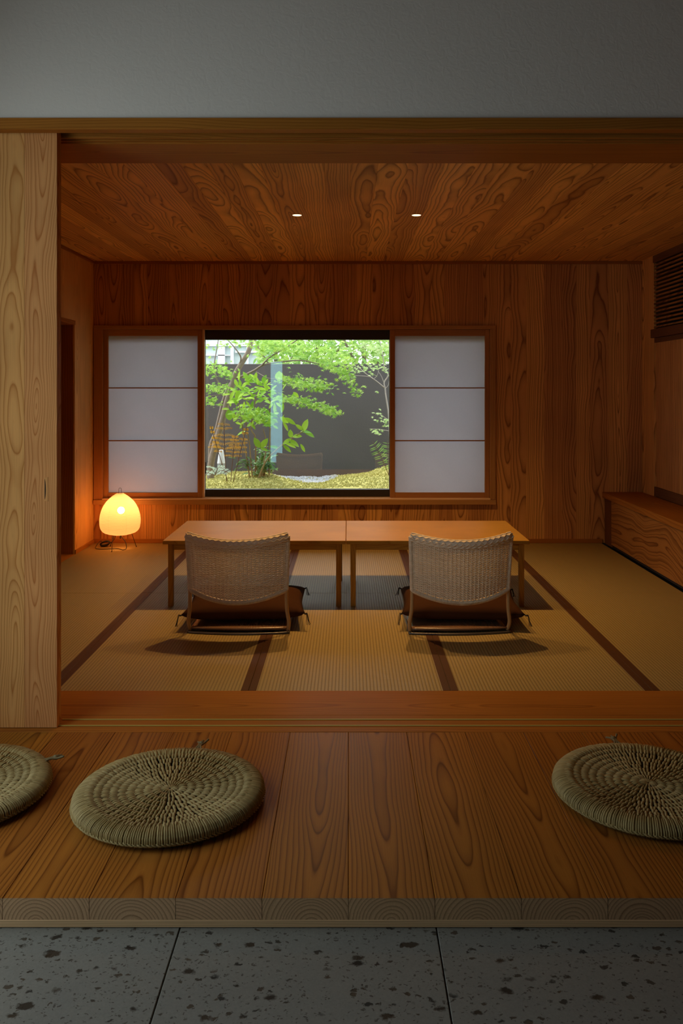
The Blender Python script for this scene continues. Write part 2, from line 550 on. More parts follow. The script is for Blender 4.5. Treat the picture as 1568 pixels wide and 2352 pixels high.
class MB:
    def __init__(self):
        self.v, self.f = [], []

    def add(self, vs, fs):
        b = len(self.v)
        self.v.extend([tuple(p) for p in vs])
        self.f.extend([tuple(i + b for i in f) for f in fs])

    def tube(self, pts, r, n=6, cap=True, flat=None):
        pts = [Vector(p) for p in pts]
        k = len(pts)
        rs = r if isinstance(r, (list, tuple)) else [r] * k
        vs, fs = [], []
        ref = None
        for i, p in enumerate(pts):
            d = (pts[min(i + 1, k - 1)] - pts[max(i - 1, 0)])
            d = d.normalized() if d.length > 1e-9 else Vector((0, 0, 1))
            if ref is None:
                ref = Vector((0, 0, 1)) if abs(d.z) < 0.9 else Vector((1, 0, 0))
            s = d.cross(ref)
            s = s.normalized() if s.length > 1e-6 else d.orthogonal().normalized()
            ref = s.cross(d)
            for j in range(n):
                a = 2 * PI * j / n
                fl = 1.0 if flat is None else flat
                vs.append(p + s * (math.cos(a) * rs[i]) + ref * (math.sin(a) * rs[i] * fl))
        for i in range(k - 1):
            for j in range(n):
                q = (j + 1) % n
                fs.append((i * n + j, i * n + q, (i + 1) * n + q, (i + 1) * n + j))
        if cap:
            fs.append(tuple(range(n - 1, -1, -1)))
            fs.append(tuple((k - 1) * n + j for j in range(n)))
        self.add(vs, fs)

    def lathe(self, prof, n=32, center=(0, 0, 0)):
        cx, cy, cz = center
        vs, fs = [], []
        for (r, z) in prof:
            for j in range(n):
                a = 2 * PI * j / n
                vs.append((cx + r * math.cos(a), cy + r * math.sin(a), cz + z))
        for i in range(len(prof) - 1):
            for j in range(n):
                q = (j + 1) % n
                fs.append((i * n + j, i * n + q, (i + 1) * n + q, (i + 1) * n + j))
        self.add(vs, fs)

    def build(self, name, mat, parent=None, smooth=True, matrix=None, color=None):
        me = bpy.data.meshes.new(name)
        me.from_pydata(self.v, [], self.f)
        if smooth:
            me.polygons.foreach_set('use_smooth', [True] * len(me.polygons))
        me.update()
        return link(name, me, mat, parent, matrix, color)


def spline(pts, n=6):
    P = [Vector(p) for p in pts]
    P = [P[0] * 2 - P[1]] + P + [P[-1] * 2 - P[-2]]
    out = []
    for i in range(1, len(P) - 2):
        a, b, c, d = P[i - 1:i + 3]
        for k in range(n):
            t = k / n
            out.append(0.5 * ((2 * b) + (c - a) * t + (2 * a - 5 * b + 4 * c - d) * t * t + (3 * b - a - 3 * c + d) * t ** 3))
    out.append(P[-2])
    return out


def copy_tree(o, name=None):
    """a thing, its parts and their sub-parts"""
    kids = {}
    for q in bpy.data.objects:
        if q.parent is not None:
            kids.setdefault(q.parent.name, []).append(q)

    def cp(a, par):
        c = a.copy()
        COL.objects.link(c)
        if par is not None:
            c.parent = par
        for ch in kids.get(a.name, []):
            cp(ch, c)
        return c
    return cp(o, None)


X, Yv, Z = Vector((1, 0, 0)), Vector((0, 1, 0)), Vector((0, 0, 1))
# ------------------------------------------------------------------ main measures (metres, tatami = 0)
YB = 7.336          # face of the back wall
YF = 3.725          # front edge of the tatami
XL, XR = -2.228, 2.567
ZC = 2.464

# ================================================================== STRUCTURE
# ---- back wall: vertical cedar boards round the window
wb = structure('wall_back', 'back wall of vertical reddish cedar boards around the garden window')
WX0, WX1, WZ0, WZ1 = -2.221, 1.284, 0.340, 1.901     # outer edges of the window casing


def wall_tone(lo=0.0, hi=1.0):
    return lambda: (R.uniform(lo, hi), R.random(), R.random() ** 1.5, R.uniform(0.1, 0.9))


row('board', M['sugi_wall'], wb, Vector((XL, YB, WZ1)), X, Z, WX1 - XL, ZC - WZ1, 0.014, (0.105, 0.16), wall_tone())
row('board', M['sugi_wall'], wb, Vector((XL, YB, 0)), X, Z, WX1 - XL, WZ0, 0.014, (0.105, 0.16), wall_tone())
row('board', M['sugi_wall'], wb, Vector((WX1, YB, 0)), X, Z, XR - WX1, ZC, 0.014, (0.11, 0.165), wall_tone())
for i, (xa, xb, za, zb) in enumerate(((-3.3, WX0 + .05, -.4, 3.0), (WX1 - .05, 3.3, -.4, 3.0), (WX0 + .05, WX1 - .05, -.4, WZ0 + .03), (WX0 + .05, WX1 - .05, WZ1 - .03, 3.0))):
    box('wall_core', M['shadow_gap'], (xa, xb), (YB + 0.014, YB + 0.24), (za, zb), wb, bev=0)

# ---- baseboards and ceiling trim
b = structure('baseboard_back', 'thin dark cedar baseboard along the back wall', (0, YB, 0))
box('skirting_board', M['cedar_beam'], (XL, 2.22), (YB - 0.012, YB - 0.0005), (0.0, 0.036), b)
tr = structure('trim_1', 'thin cedar cornice strip between back wall and ceiling', (0, YB, ZC))
box('cornice_strip', M['cedar_beam'], (XL, XR), (YB - 0.016, YB - 0.0005), (ZC - 0.026, ZC - 0.001), tr)

# ---- ceiling boards running towards the window
ce = structure('ceiling', 'cedar board ceiling with swirling grain over the tatami room')
row('board', M['sugi_ceiling'], ce, Vector((XL - 0.35, YB, ZC)), X, -Yv, XR - XL + 0.75, YB - 3.42, 0.012, (0.12, 0.175), lambda: (R.uniform(0.1, 0.95), R.random(), R.random() ** 1.6 * 0.8, R.uniform(0.2, 0.8)))
box('ceiling_deck', M['shadow_gap'], (-3.4, 3.4), (3.41, YB + 0.3), (ZC + 0.013, ZC + 0.06), ce, bev=0)

# ---- left wall with doorway
wl = structure('wall_left', 'left cedar wall of the tatami room with a dark doorway')
LY0, LZ = 6.83, 1.868
row('board', M['sugi_left'], wl, Vector((XL, LY0, 0)), Yv, Z, YB - LY0, ZC, 0.014, (0.12, 0.17), lambda: (R.uniform(.6, 1), R.random(), R.random(), R.random()))
row('board', M['sugi_left'], wl, Vector((XL, 5.0, LZ + 0.035)), Yv, Z, LY0 - 5.0, ZC - LZ - 0.035, 0.014, (0.12, 0.17), lambda: (R.uniform(.5, .9), R.random(), R.random(), R.random()))
row('board', M['sugi_left'], wl, Vector((XL, 3.42, 0)), Yv, Z, 1.58, ZC, 0.014, (0.12, 0.17), lambda: (R.uniform(.5, .9), R.random(), R.random(), R.random()))
box('door_head', M['cedar_beam'], (XL - 0.30, XL + 0.006), (5.0, LY0), (LZ, LZ + 0.034), wl, 'y')
box('door_jamb', M['cedar_beam'], (XL - 0.30, XL - 0.015), (LY0, YB), (0, ZC), wl, 'z', bev=0)
box('door_jamb', M['cedar_beam'], (XL - 0.30, XL - 0.015), (3.28, 5.0), (0, ZC), wl, 'z', bev=0)
box('wall_core', M['dark_wood'], (XL - 0.30, XL - 0.015), (5.0, LY0), (LZ + 0.034, ZC), wl, bev=0)
box('door_sill', M['cedar_beam'], (XL - 0.32, XL - 0.001), (5.0, LY0), (-0.03, 0.001), wl, 'y')
box('corridor_panel', M['dark_wood'], (XL - 0.36, XL - 0.32), (4.6, YB), (-0.03, ZC), wl, 'z', bev=0)
box('skirting_board', M['cedar_beam'], (XL + 0.0005, XL + 0.010), (LY0, YB - 0.013), (0.0, 0.034), wl, 'y')
box('cornice_strip', M['cedar_beam'], (XL + 0.0005, XL + 0.014), (3.74, YB - 0.017), (ZC - 0.026, ZC - 0.001), wl, 'y')

# ---- right wall: pier, louvre rail, recess lined with narrow boards
wr = structure('wall_right', 'right wall recess of narrow vertical boards above the bench')
RY = 7.05
board('board', M['sugi_wall'], wr, Vector((XR, YB, 0)), -Yv, Z, YB - RY, ZC, 0.02, (0.9, .31, .9, .1))
row('board', M['sugi_wall'], wr, Vector((2.586, RY + 0.02, 0.447)), -Yv, Z, RY - 3.4, 1.36, 0.012, (0.062, 0.085), lambda: (R.uniform(.0, .35), R.random(), .9, R.choice((0.02, .98))), 0.001)
box('wall_core', M['dark_wood'], (XR + 0.021, 2.95), (RY, YB), (0, ZC), wr, bev=0)
box('wall_core', M['shadow_gap'], (2.60, 3.0), (3.3, RY), (0, 1.82), wr, bev=0)
box('wall_core', M['shadow_gap'], (2.72, 3.0), (3.3, RY), (1.82, ZC), wr, bev=0)
box('head_board', M['dark_wood'], (XR - 0.01, 2.72), (3.4, RY), (2.405, ZC), wr, 'y')
box('recess_rail', M['dark_wood'], (2.570, 2.5855), (3.4, RY), (1.735, 1.773), wr, 'y')
box('recess_skirting', M['dark_wood'], (2.568, 2.5855), (3.4, RY), (0.447, 0.525), wr, 'y')

# ---- lintel (kamoi) and threshold (shikii) of the big sliding opening
li = structure('trim_2', 'wide grooved cedar lintel under the white wall', (0, 3.25, 2.348))
box('face_board', M['cedar_beam'], (-2.9, 2.9), (3.25, 3.272), (2.348, 2.393), li, 'x', color=(.6, .2, .9, .95))
for (ya, yb, z0) in ((3.2725, 3.305, 2.350), (3.372, 3.387, 2.350), (3.411, 3.428, 2.350)):
    box('track_strip', M['cedar_beam'], (-2.9, 2.9), (ya, yb), (z0, 2.376), li, 'x', color=(.5, R.random(), .9, .95))
box('soffit_board', M['cedar_beam'], (-2.9, 2.9), (3.4285, YF), (2.344, 2.376), li, 'x', color=(.55, .63, .5, .6))
box('lintel_core', M['dark_wood'], (-2.9, 2.9), (3.275, YF - 0.002), (2.3765, ZC + 0.01), li, 'x')
si = structure('trim_3', 'reddish cedar threshold with two thin sliding tracks', (0, 3.5, 0))
box('sill_board', M['cedar_beam'], (-2.9, 2.9), (3.445, YF - 0.0005), (-0.05, 0.002), si, 'x', color=(.45, .37, .3, .62))
box('sill_board', M['cedar_beam'], (-2.9, 2.9), (3.277, 3.4445), (-0.05, 0.0015), si, 'x', color=(.4, .73, .8, .9))
for yy in (3.335, 3.397):
    box('track', M['brass'], (-1.16, 2.9), (yy - 0.0042, yy + 0.0042), (0.0016, 0.0045), si, 'x', bev=0.0008)

# ---- white plaster wall over the lintel, entrance hall shell (behind and beside the camera)
wf = structure('wall_front', 'rough white plaster wall above the lintel')
box('plaster_face', M['plaster'], (-2.9, 2.9), (3.262, 3.40), (2.3935, 3.20), wf, 'x', bev=0)
box('plaster_face', M['plaster'], (-2.9, -2.06), (3.42, 3.70), (0, 2.345), wf, 'z', bev=0)
wh = structure('wall_hall', 'plaster and dark cedar walls of the entrance hall around the viewer')
HL = -1.80
HY0, HY1, HZ1 = 1.30, 2.78, 2.45                           # window opening in the left hall wall
box('plaster_face', M['plaster'], (HL - .15, HL), (-1.6, HY0), (-0.1, 3.2), wh, bev=0)
box('plaster_face', M['plaster'], (HL - .15, HL), (HY1, 3.249), (-0.1, 3.2), wh, bev=0)
box('plaster_face', M['plaster'], (HL - .15, HL), (HY0, HY1), (-0.1, 0.25), wh, bev=0)
box('plaster_face', M['plaster'], (HL - .15, HL), (HY0, HY1), (HZ1, 3.2), wh, bev=0)
box('dark_wall_face', M['dark_wood'], (HL - .15, -1.535), (-1.65, -1.5), (-0.1, 3.2), wh, bev=0)
box('dark_wall_face', M['dark_wood'], (-1.295, 2.95), (-1.65, -1.5), (-0.1, 3.2), wh, bev=0)
box('dark_wall_face', M['dark_wood'], (-1.535, -1.295), (-1.65, -1.5), (1.90, 3.2), wh, bev=0)
box('dark_wall_face', M['cedar_beam'], (2.80, 2.95), (-1.6, 3.7), (-0.1, 3.2), wh, bev=0)
box('hall_ceiling_board', M['dark_wood'], (HL - .15, 2.95), (-1.65, 3.42), (3.2, 3.3), wh, bev=0)
w2 = structure('window_2', 'narrow floor to ceiling glass slit behind the viewer', (-1.415, -1.57, 0))
box('glass_pane', M['glass_tint'], (-1.534, -1.296), (-1.58, -1.574), (-0.08, 1.90), w2, bev=0)
w3 = structure('window_3', 'tall entrance window in the left hall wall', (HL - 0.07, 2.04, 0))
box('glass_pane', M['glass_plain'], (HL - .08, HL - .074), (HY0, HY1), (0.25, HZ1), w3, bev=0)
for yy in (HY0 + .02, (HY0 + HY1) / 2, HY1 - .02):
    box('window_frame', M['frame_wood'], (HL - .10, HL - .05), (yy - 0.02, yy + 0.02), (0.25, HZ1), w3, 'z')

# ---- deck of thick cedar planks
dk = structure('floor_deck', 'raised deck of broad cedar planks with end grain showing')
PW = 0.2275
DZ = {-3: (.35, .52, .50), -2: (.25, .95, .12), -1: (.50, .50, .55), 0: (.55, .30, .50), 1: (.62, .42, .48), 2: (.5, .33, .55), 3: (.35, .45, .45), 4: (.3, .4, .52), 5: (.2, .5, .4)}
for k in range(-8, 13):
    tone, b_, a_ = DZ.get(k, (R.random(), R.uniform(.25, .6), R.uniform(.35, .65)))
    pk = board('plank', M['sugi_deck'], dk, Vector((k * PW + 0.0006, 2.207, 0)), X, Yv, PW - 0.0012, 3.2765 - 2.207, 0.057, (tone, R.random(), b_, a_), 0.0012)
    pk.data.materials.append(M['sugi_end'])
    for pf in pk.data.polygons:
        if pf.normal.y < -0.9:
            pf.material_index = 1
box('edge_strip', M['cedar_pale'], (-1.8, 2.8), (2.2062, 2.30), (-0.0775, -0.0572), dk, 'x', color=(.5, .4, .9, .9))

# ---- entrance floor of speckled stone slabs
fe = structure('floor_entrance', 'entrance floor of speckled grey stone slabs')
SW = 0.6745
for k in range(-4, 4):
    x0 = -0.443 + k * SW
    for (ya, yb) in ((-1.5, 0.55), (0.554, 2.40)):
        box('stone_slab', M['stone'], (x0 + 0.0016, x0 + SW - 0.0016), (ya, yb), (-0.14, -0.0785), fe, 'y', bev=0.0015)
box('floor_bed', M['shadow_gap'], (-2.9, 2.9), (-1.6, 3.5), (-0.2, -0.141), fe, bev=0)

# ---- tatami floor
fl = structure('floor', 'tatami mat floor with brown cloth borders')
cols = (XL, -1.329, -0.445, 0.4545, 1.352, 2.212)
rows = (YF, 5.525, YB)
for i in range(5):
    for j in range(2):
        xa, xb, ya, yb = cols[i], cols[i + 1], rows[j], rows[j + 1]
        la = 0.034 if i > 0 else 0.0
        lb = 0.034 if i < 4 else 0.0
        t = box('tatami_mat', M['tatami'], (xa + 0.0008, xb - 0.0008), (ya + 0.001, yb - 0.001), (-0.055, 0.0), fl, 'y', bev=0.002)
        for (p, q, on) in ((xa + 0.0010, xa + la, la), (xb - lb, xb - 0.0010, lb)):
            if on:
                cx, cy, cz = (xa + xb) / 2, (ya + yb) / 2, -0.0275
                me = bevel_box_mesh('border', q - p, yb - ya - 0.004, 0.004, 0.0012)
                o = link('border', me, M['heri'], t)
                o.location = ((p + q) / 2 - cx, 0, -0.0005 - cz)
box('sub_floor', M['shadow_gap'], (-3.4, 3.4), (3.5, YB + 0.2), (-0.15, -0.057), fl, bev=0)

# ---- window with casing, dark aluminium frame and pane
wi = structure('window_1', 'wide garden window with cedar casing and dark metal frame', (-0.45, YB, 0.34))
cas = M['frame_wood']
box('casing_head', cas, (WX0, WX1), (YB - 0.028, YB + 0.15), (WZ1 - 0.032, WZ1), wi, 'x')
box('casing_sill', cas, (WX0, WX1), (YB - 0.045, YB + 0.15), (WZ0, WZ0 + 0.040), wi, 'x')
box('casing_jamb', cas, (WX0, -2.1455), (YB - 0.026, YB + 0.15), (WZ0 + 0.041, WZ1 - 0.033), wi, 'z')
box('casing_jamb', cas, (1.2355, WX1), (YB - 0.026, YB + 0.15), (WZ0 + 0.041, WZ1 - 0.033), wi, 'z')
box('sill_track', M['cedar_pale'], (-2.145, 1.235), (YB - 0.040, YB + 0.10), (WZ0 + 0.0405, WZ0 + 0.053), wi, 'x')
GX0, GX1 = -1.275, 0.362
YG = 7.46
al = M['aluminium_dark']
box('frame_head', al, (WX0 + 0.05, WX1 - 0.05), (YB + 0.085, YG + 0.05), (1.785, WZ1 - 0.033), wi, 'x', bev=0.001)
box('frame_sill', al, (WX0 + 0.05, WX1 - 0.05), (YB + 0.085, YG + 0.05), (WZ0 + 0.0535, 0.456), wi, 'x', bev=0.001)
for xx in (GX0 - 0.03, GX1 + 0.03):
    box('frame_stile', al, (xx - 0.03, xx + 0.03), (YB + 0.09, YG + 0.04), (0.457, 1.784), wi, 'z', bev=0.001)
box('glass_pane', M['glass'], (WX0 + 0.06, WX1 - 0.06), (YG, YG + 0.006), (0.457, 1.784), wi, bev=0)
mb = MB()
p0 = Vector((GX0 + 0.012, YB + 0.07, 0.60))
mb.tube([p0, p0 + Z * 0.10], 0.008, 8)
mb.tube([p0 + Z * 0.05, p0 + Vector((0.0, -0.012, 0.05))], 0.005, 6)
mb.build('latch', al, wi, matrix=Matrix.Identity(4))

# ================================================================== SLIDING DOOR on the left
door = structure('door_1', 'sliding door of pale cedar boards with a long recessed pull, left foreground', (-1.6, 3.34, 0.003))
DW = 0.1285
for k in range(7):
    board('board', M['sugi_door'], door, Vector((-1.1515 - (k + 1) * DW + .0003, 3.314, 0.0035)), X, Z, DW - .0006, 2.366, 0.024,
          (R.random(), (.18, .62, .4, .8, .3, .9, .5)[k], (.10, .16, .3, .2, .4, .1, .2)[k], (.47, .56, .5, .5, .4, .6, .5)[k]), 0.0004)
box('back_panel', M['sugi_door'], (-1.1515 - 7 * DW, -1.1520), (3.3385, 3.364), (0.0035, 2.366), door, 'z', bev=0.001)
hx0, hx1, hz0, hz1 = (102 - 800) * 3.314 / F, (110.5 - 800) * 3.314 / F, HC - (1151 - 896) * 3.314 / F, HC - (1096 - 896) * 3.314 / F
box('recessed_pull', M['sugi_door'], (hx0, hx1), (3.3125, 3.316), (hz0, hz1), door, 'z', bev=0.0005)
mb = MB()
n = 10
vs, fs = [], []
for i in range(n + 1):
    zz = hz0 + 0.006 + (hz1 - hz0 - 0.012) * i / n
    w = 0.0045 * math.sin(PI * min(i / n, 1)) ** 0.6 + 0.0003
    for yy in (3.3119, 3.3127):
        vs += [(hx0 + 0.0012, yy, zz), (hx0 + 0.0012 + w, yy, zz)]
for i in range(n):
    a = i * 4
    fs += [(a, a + 1, a + 5, a + 4), (a + 2, a + 6, a + 7, a + 3), (a + 1, a + 3, a + 7, a + 5), (a, a + 4, a + 6, a + 2)]
mb.add(vs, fs)
mb.build('slot_shade', M['shadow_gap'], door, False, Matrix.Identity(4))  # flat dark lens on the face, painted shade of a hollow slot

# ================================================================== SHOJI SCREENS
def shoji(x0, x1, px0, px1, label):
    yf = YB + 0.012
    z0, z1 = WZ0 + 0.0535, WZ1 - 0.0335
    o = empty('shoji_screen', ((x0 + x1) / 2, yf + 0.015, z0), label, 'screen', 'sliding paper screens at the window')
    box('stile', cas, (x0, px0), (yf, yf + 0.030), (z0, z1), o, 'z')
    box('stile', cas, (px1, x1), (yf, yf + 0.030), (z0, z1), o, 'z')
    pz0, pz1 = HC - (1132 - 896) * YB / F, HC - (771 - 896) * YB / F
    box('rail', cas, (px0 + .0004, px1 - .0004), (yf + .001, yf + 0.029), (z0, pz0), o, 'x')
    box('rail', cas, (px0 + .0004, px1 - .0004), (yf + .001, yf + 0.029), (pz1, z1), o, 'x')
    e = [pz0, HC - (1012.5 - 896) * YB / F, HC - (891 - 896) * YB / F, pz1]
    for zz in e[1:3]:
        box('crossbar', cas, (px0 + .0004, px1 - .0004), (yf + .002, yf + 0.020), (zz - 0.005, zz + 0.005), o, 'x', bev=0.001)
    for a, b2 in zip(e[:-1], e[1:]):
        pad = 0.0052
        box('paper_pane', M['shoji_paper'], (px0 + .0008, px1 - .0008), (yf + 0.0205, yf + 0.0215), (a + (pad if a != pz0 else .0008), b2 - (pad if b2 != pz1 else .0008)), o, 'x', bev=0)
    return o


k_ = YB / F
shoji((237 - 800) * k_, (463 - 800) * k_, (247 - 800) * k_, (453 - 800) * k_, 'shoji screen with three paper panes behind the paper lamp, window left of garden view')
shoji((895.5 - 800) * k_, (1124 - 800) * k_, (907 - 800) * k_, (1114 - 800) * k_, 'shoji screen with three cool white panes right of the garden view')
# stop strip beside the open middle
box('stop_strip', M['cedar_pale'], ((464 - 800) * k_, (468.5 - 800) * k_), (YB + 0.012, YB + 0.05), (WZ0 + 0.054, WZ1 - 0.034), wi, 'z')

# ================================================================== LOUVRE GRILLE and BENCH on the right
lv = empty('louver_grille', (2.60, 5.3, 1.78), 'dark wooden louver grille of horizontal slats high on the right wall', 'grille')
for i in range(17):
    zz = 1.858 + i * 0.0325
    if zz < 2.40:
        box('slat', M['bench_wood'], (2.565, 2.585), (3.45, RY - 0.002), (zz, zz + 0.014), lv, 'y', bev=0.001, color=(R.uniform(.0, .35), R.random(), .8, .9))
box('void_sheet', M['louver_void_shade'], (2.70, 2.71), (3.45, RY - 0.002), (1.85, 2.403), lv, bev=0)  # near-black sheet, colour stands for the unlit void behind the slats
box('bottom_rail', M['dark_wood'], (2.545, 2.715), (3.45, RY + 0.02), (1.775, 1.846), lv, 'y')

bn = empty('low_bench', (2.49, 5.5, 0.0), 'built-in low cedar bench with swirling grain front along the right wall', 'bench')
box('top_board', M['cedar_beam'], (2.2185, 2.5655), (3.74, YB - 0.001), (0.398, 0.446), bn, 'y', color=(.35, .2, .4, .6))
box('front_panel', M['bench_wood'], (2.232, 2.252), (3.74, 7.125), (0.022, 0.3975), bn, 'y', color=(.5, .37, .08, .5))
box('end_stile', M['dark_wood'], (2.236, 2.256), (7.126, YB - 0.0135), (0.0, 0.3975), bn, 'z')  # shadowed end post, its shade put into the dark wood colour
box('plinth', M['shadow_gap'], (2.246, 2.262), (3.74, 7.125), (0.0, 0.0215), bn, 'y', bev=0)

# ================================================================== DOWNLIGHTS
for px, lab in ((682, 'small round recessed downlight in the ceiling, nearer the sliding door'), (956, 'small round recessed downlight in the ceiling, nearer the louver grille')):
    Yd = 5.40
    xd = (px - 800) * Yd / F
    o = empty('downlight', (xd, Yd, ZC), lab, 'light', 'recessed ceiling downlights')
    mb = MB()
    mb.lathe([(0.0295, 0.008), (0.0295, -0.0012), (0.0335, -0.0022), (0.0350, -0.0005), (0.0350, 0.0)], 32)
    mb.build('trim_ring', M['bark_pale'], o)
    mb = MB()
    mb.lathe([(0.0001, 0.0), (0.029, 0.0), (0.029, 0.003)], 32)
    q = mb.build('lens', M['downlight_lens'], o)
    q.location = (0, 0, -0.0012)
    d = bpy.data.lights.new('downlight_beam', 'SPOT')
    d.energy = DOWNLIGHT_W
    d.color = (1.0, 0.56, 0.19)
    d.spot_size = math.radians(120)
    d.spot_blend = 1.0
    d.shadow_soft_size = 0.014
    so = bpy.data.objects.new('downlight_beam', d)
    COL.objects.link(so)
    so.parent = o
    so.location = (0, 0, -0.02)

# ================================================================== LOW TABLES
def low_table(x0, x1, label):
    y0, y1, h = 5.15, 5.94, 0.412
    o = empty('low_table', ((x0 + x1) / 2, (y0 + y1) / 2, 0), label, 'table', 'pair of low tables joined end to end')
    tw = M['table_wood']
    box('tabletop', tw, (x0 + .0008, x1 - .0008), (y0, y1), (h - 0.022, h), o, 'x', 0.002, (.5, R.random(), .12, .5))
    ins = 0.028
    lw = 0.032
    for xx in (x0 + ins, x1 - ins - lw):
        for yy in (y0 + ins, y1 - ins - lw):
            box('leg', tw, (xx, xx + lw), (yy, yy + lw), (0.0, h - 0.0225), o, 'z', 0.002, (.4, R.random(), .8, .9))
    for yy in (y0 + ins + .006, y1 - ins - lw + .006):
        box('apron', tw, (x0 + ins + lw + .0004, x1 - ins - lw - .0004), (yy, yy + 0.02), (h - 0.0625, h - 0.0225), o, 'x', 0.001, (.35, R.random(), .8, .9))
    for xx in (x0 + ins + .006, x1 - ins - lw + .006):
        box('apron', tw, (xx, xx + 0.02), (y0 + ins + lw + .0004, y1 - ins - lw - .0004), (h - 0.0625, h - 0.0225), o, 'y', 0.001, (.35, R.random(), .8, .9))
    return o


low_table(-1.142, -0.0165, 'low pale oak table nearer the paper lamp, left half of the pair')
low_table(-0.0145, 1.113, 'low pale oak table nearer the bench, right half of the pair')

# ================================================================== WICKER FLOOR CHAIRS
def build_chair(loc, rz, label):
    o = empty('floor_chair', loc, label, 'chair', 'wicker backed floor chairs at the low table', rz=rz)
    hw = 0.277
    # local: x across, y towards the table, z up. the back bulges towards the viewer (-y) and leans back
    zt, zb = 0.553, 0.243

    def back(u, v):                       # u -1..1 across, v 0 bottom .. 1 top
        bul = 1 - u * u
        zlo = zb - 0.052 * bul
        zhi = zt - 0.030 * bul
        z = zlo + (zhi - zlo) * v
        y = -0.005 - 0.085 * bul - 0.030 * (max(v, 0.0) ** 1.4)
        return Vector((hw * (0.955 + 0.045 * v) * u, y, z))

    def normal(u, v):
        e = 0.02
        a = back(min(u + e, 1), v) - back(max(u - e, -1), v)
        c = back(u, min(v + e, 1)) - back(u, max(v - e, 0))
        return a.cross(c).normalized()
    # stakes
    mb = MB()
    nst = 25
    us = [-0.955 + 1.91 * i / (nst - 1) for i in range(nst)]
    for u in us:
        mb.tube([back(u, 0.02 + 0.95 * k / 7) for k in range(8)], 0.0038, 5, cap=False)
    mb.build('stakes', M['wicker'], o)['kind'] = 'stuff'
    # horizontal strands woven over and under the stakes
    mb = MB()
    nr = 46
    for r_ in range(nr):
        v = 0.045 + 0.875 * (r_ + 0.5) / nr
        pts = []
        m = (nst - 1) * 3
        for k in range(m + 1):
            u = -0.965 + 1.93 * k / m
            ph = (k / 3.0) * PI + (r_ % 2) * PI
            off = 0.0042 * math.cos(ph)
            pts.append(back(u, v) + normal(u, v) * off)
        mb.tube(pts, 0.0031, 4, cap=False)
    mb.build('woven_strands', M['wicker'], o)['kind'] = 'stuff'
    # rolled top edge, wrapped with cane
    mb = MB()
    path = []
    for k in range(41):
        u = -1 + 2 * k / 40
        path.append(back(u, 0.965))
    rr = [0.021 - 0.006 * (abs(-1 + 2 * k / 40) ** 10) for k in range(41)]
    mb.tube(path, rr, 12)
    for s in range(7):                     # braided cords along the roll
        a = 2 * PI * s / 7
        q = []
        for k in range(81):
            u = -0.985 + 1.97 * k / 80
            nn = normal(u, 0.9)
            up = Vector((0, 0, 1))
            aa = a + 0.22 * math.sin(k * 1.35 + s * 2)
            q.append(back(u, 0.965) + nn * (0.021 * math.cos(aa)) + up * (0.021 * math.sin(aa)))
        mb.tube(q, 0.0045, 4, cap=False)
    mb.build('top_roll', M['wicker'], o)
    # side posts: wrapped upper part
    for sgn in (-1, 1):
        mb = MB()
        pts = [back(sgn, 0.97 - 0.99 * k / 10) + Vector((0, 0, 0)) for k in range(11)]
        mb.tube(pts, 0.0105, 8)
        for k in range(58):                # wrapping
            v = 0.95 - 0.955 * k / 57
            c = back(sgn, v)
            ring = [c + Vector((0.0112 * math.cos(2 * PI * j / 8), 0.0112 * math.sin(2 * PI * j / 8), 0.0007 * j)) for j in range(9)]
            mb.tube(ring, 0.0022, 4, cap=False)
        mb.build('side_post', M['wicker'], o)
    # arched lower rail
    mb = MB()
    pts = [back(-1 + 2 * k / 32, 0.0) for k in range(33)]
    mb.tube(pts, 0.0115, 8)
    for k in range(150):
        u = -0.99 + 1.98 * k / 149
        c = back(u, 0.0)
        tx = (back(min(u + .02, 1), 0) - back(max(u - .02, -1), 0)).normalized()
        s1 = tx.cross(Z).normalized()
        s2 = s1.cross(tx)
        mb.tube([c + s1 * (0.0122 * math.cos(2 * PI * j / 6)) + s2 * (0.0122 * math.sin(2 * PI * j / 6)) + tx * (0.0006 * j) for j in range(7)], 0.0021, 3, cap=False)
    mb.build('lower_rail', M['wicker'], o)
    # bare cane legs
    for sgn in (-1, 1):
        mb = MB()
        a = back(sgn, 0.0)
        mb.tube(spline([a + Z * 0.01, a + Vector((sgn * 0.002, 0.002, -0.10)), Vector((sgn * 0.277, 0.012, 0.06)), Vector((sgn * 0.270, 0.03, 0.012))], 5), [0.0105] * 16, 8)
        mb.build('leg', M['cane_leg'], o)
    # bent ply seat on a steel runner
    vs, fs = [], []
    nx, ny = 16, 10
    def seat(i, j):
        u = -1 + 2 * i / nx
        t = j / ny
        y = -0.035 * (1 - u * u) + 0.02 + t * 0.44
        z = 0.022 + 0.010 * (1 - t) ** 3 * (1 - 0.4 * u * u)
        return Vector((0.265 * u, y, z))
    for j in range(ny + 1):
        for i in range(nx + 1):
            vs.append(seat(i, j))
    off = len(vs)
    vs += [p - Vector((0, 0, 0.010)) for p in vs[:off]]
    for j in range(ny):
        for i in range(nx):
            a = j * (nx + 1) + i
            fs.append((a, a + 1, a + nx + 2, a + nx + 1))
            fs.append((off + a, off + a + nx + 1, off + a + nx + 2, off + a + 1))
    for i in range(nx):
        a, b2 = i, ny * (nx + 1) + i
        fs.append((a, off + a, off + a + 1, a + 1))
        fs.append((b2, b2 + 1, off + b2 + 1, off + b2))
    for j in range(ny):
        a, b2 = j * (nx + 1), j * (nx + 1) + nx
        fs.append((a, a + nx + 1, off + a + nx + 1, off + a))
        fs.append((b2, off + b2, off + b2 + nx + 1, b2 + nx + 1))
    mb = MB()
    mb.add(vs, fs)
    mb.build('seat_board', M['seat_ply'], o)
    mb = MB()
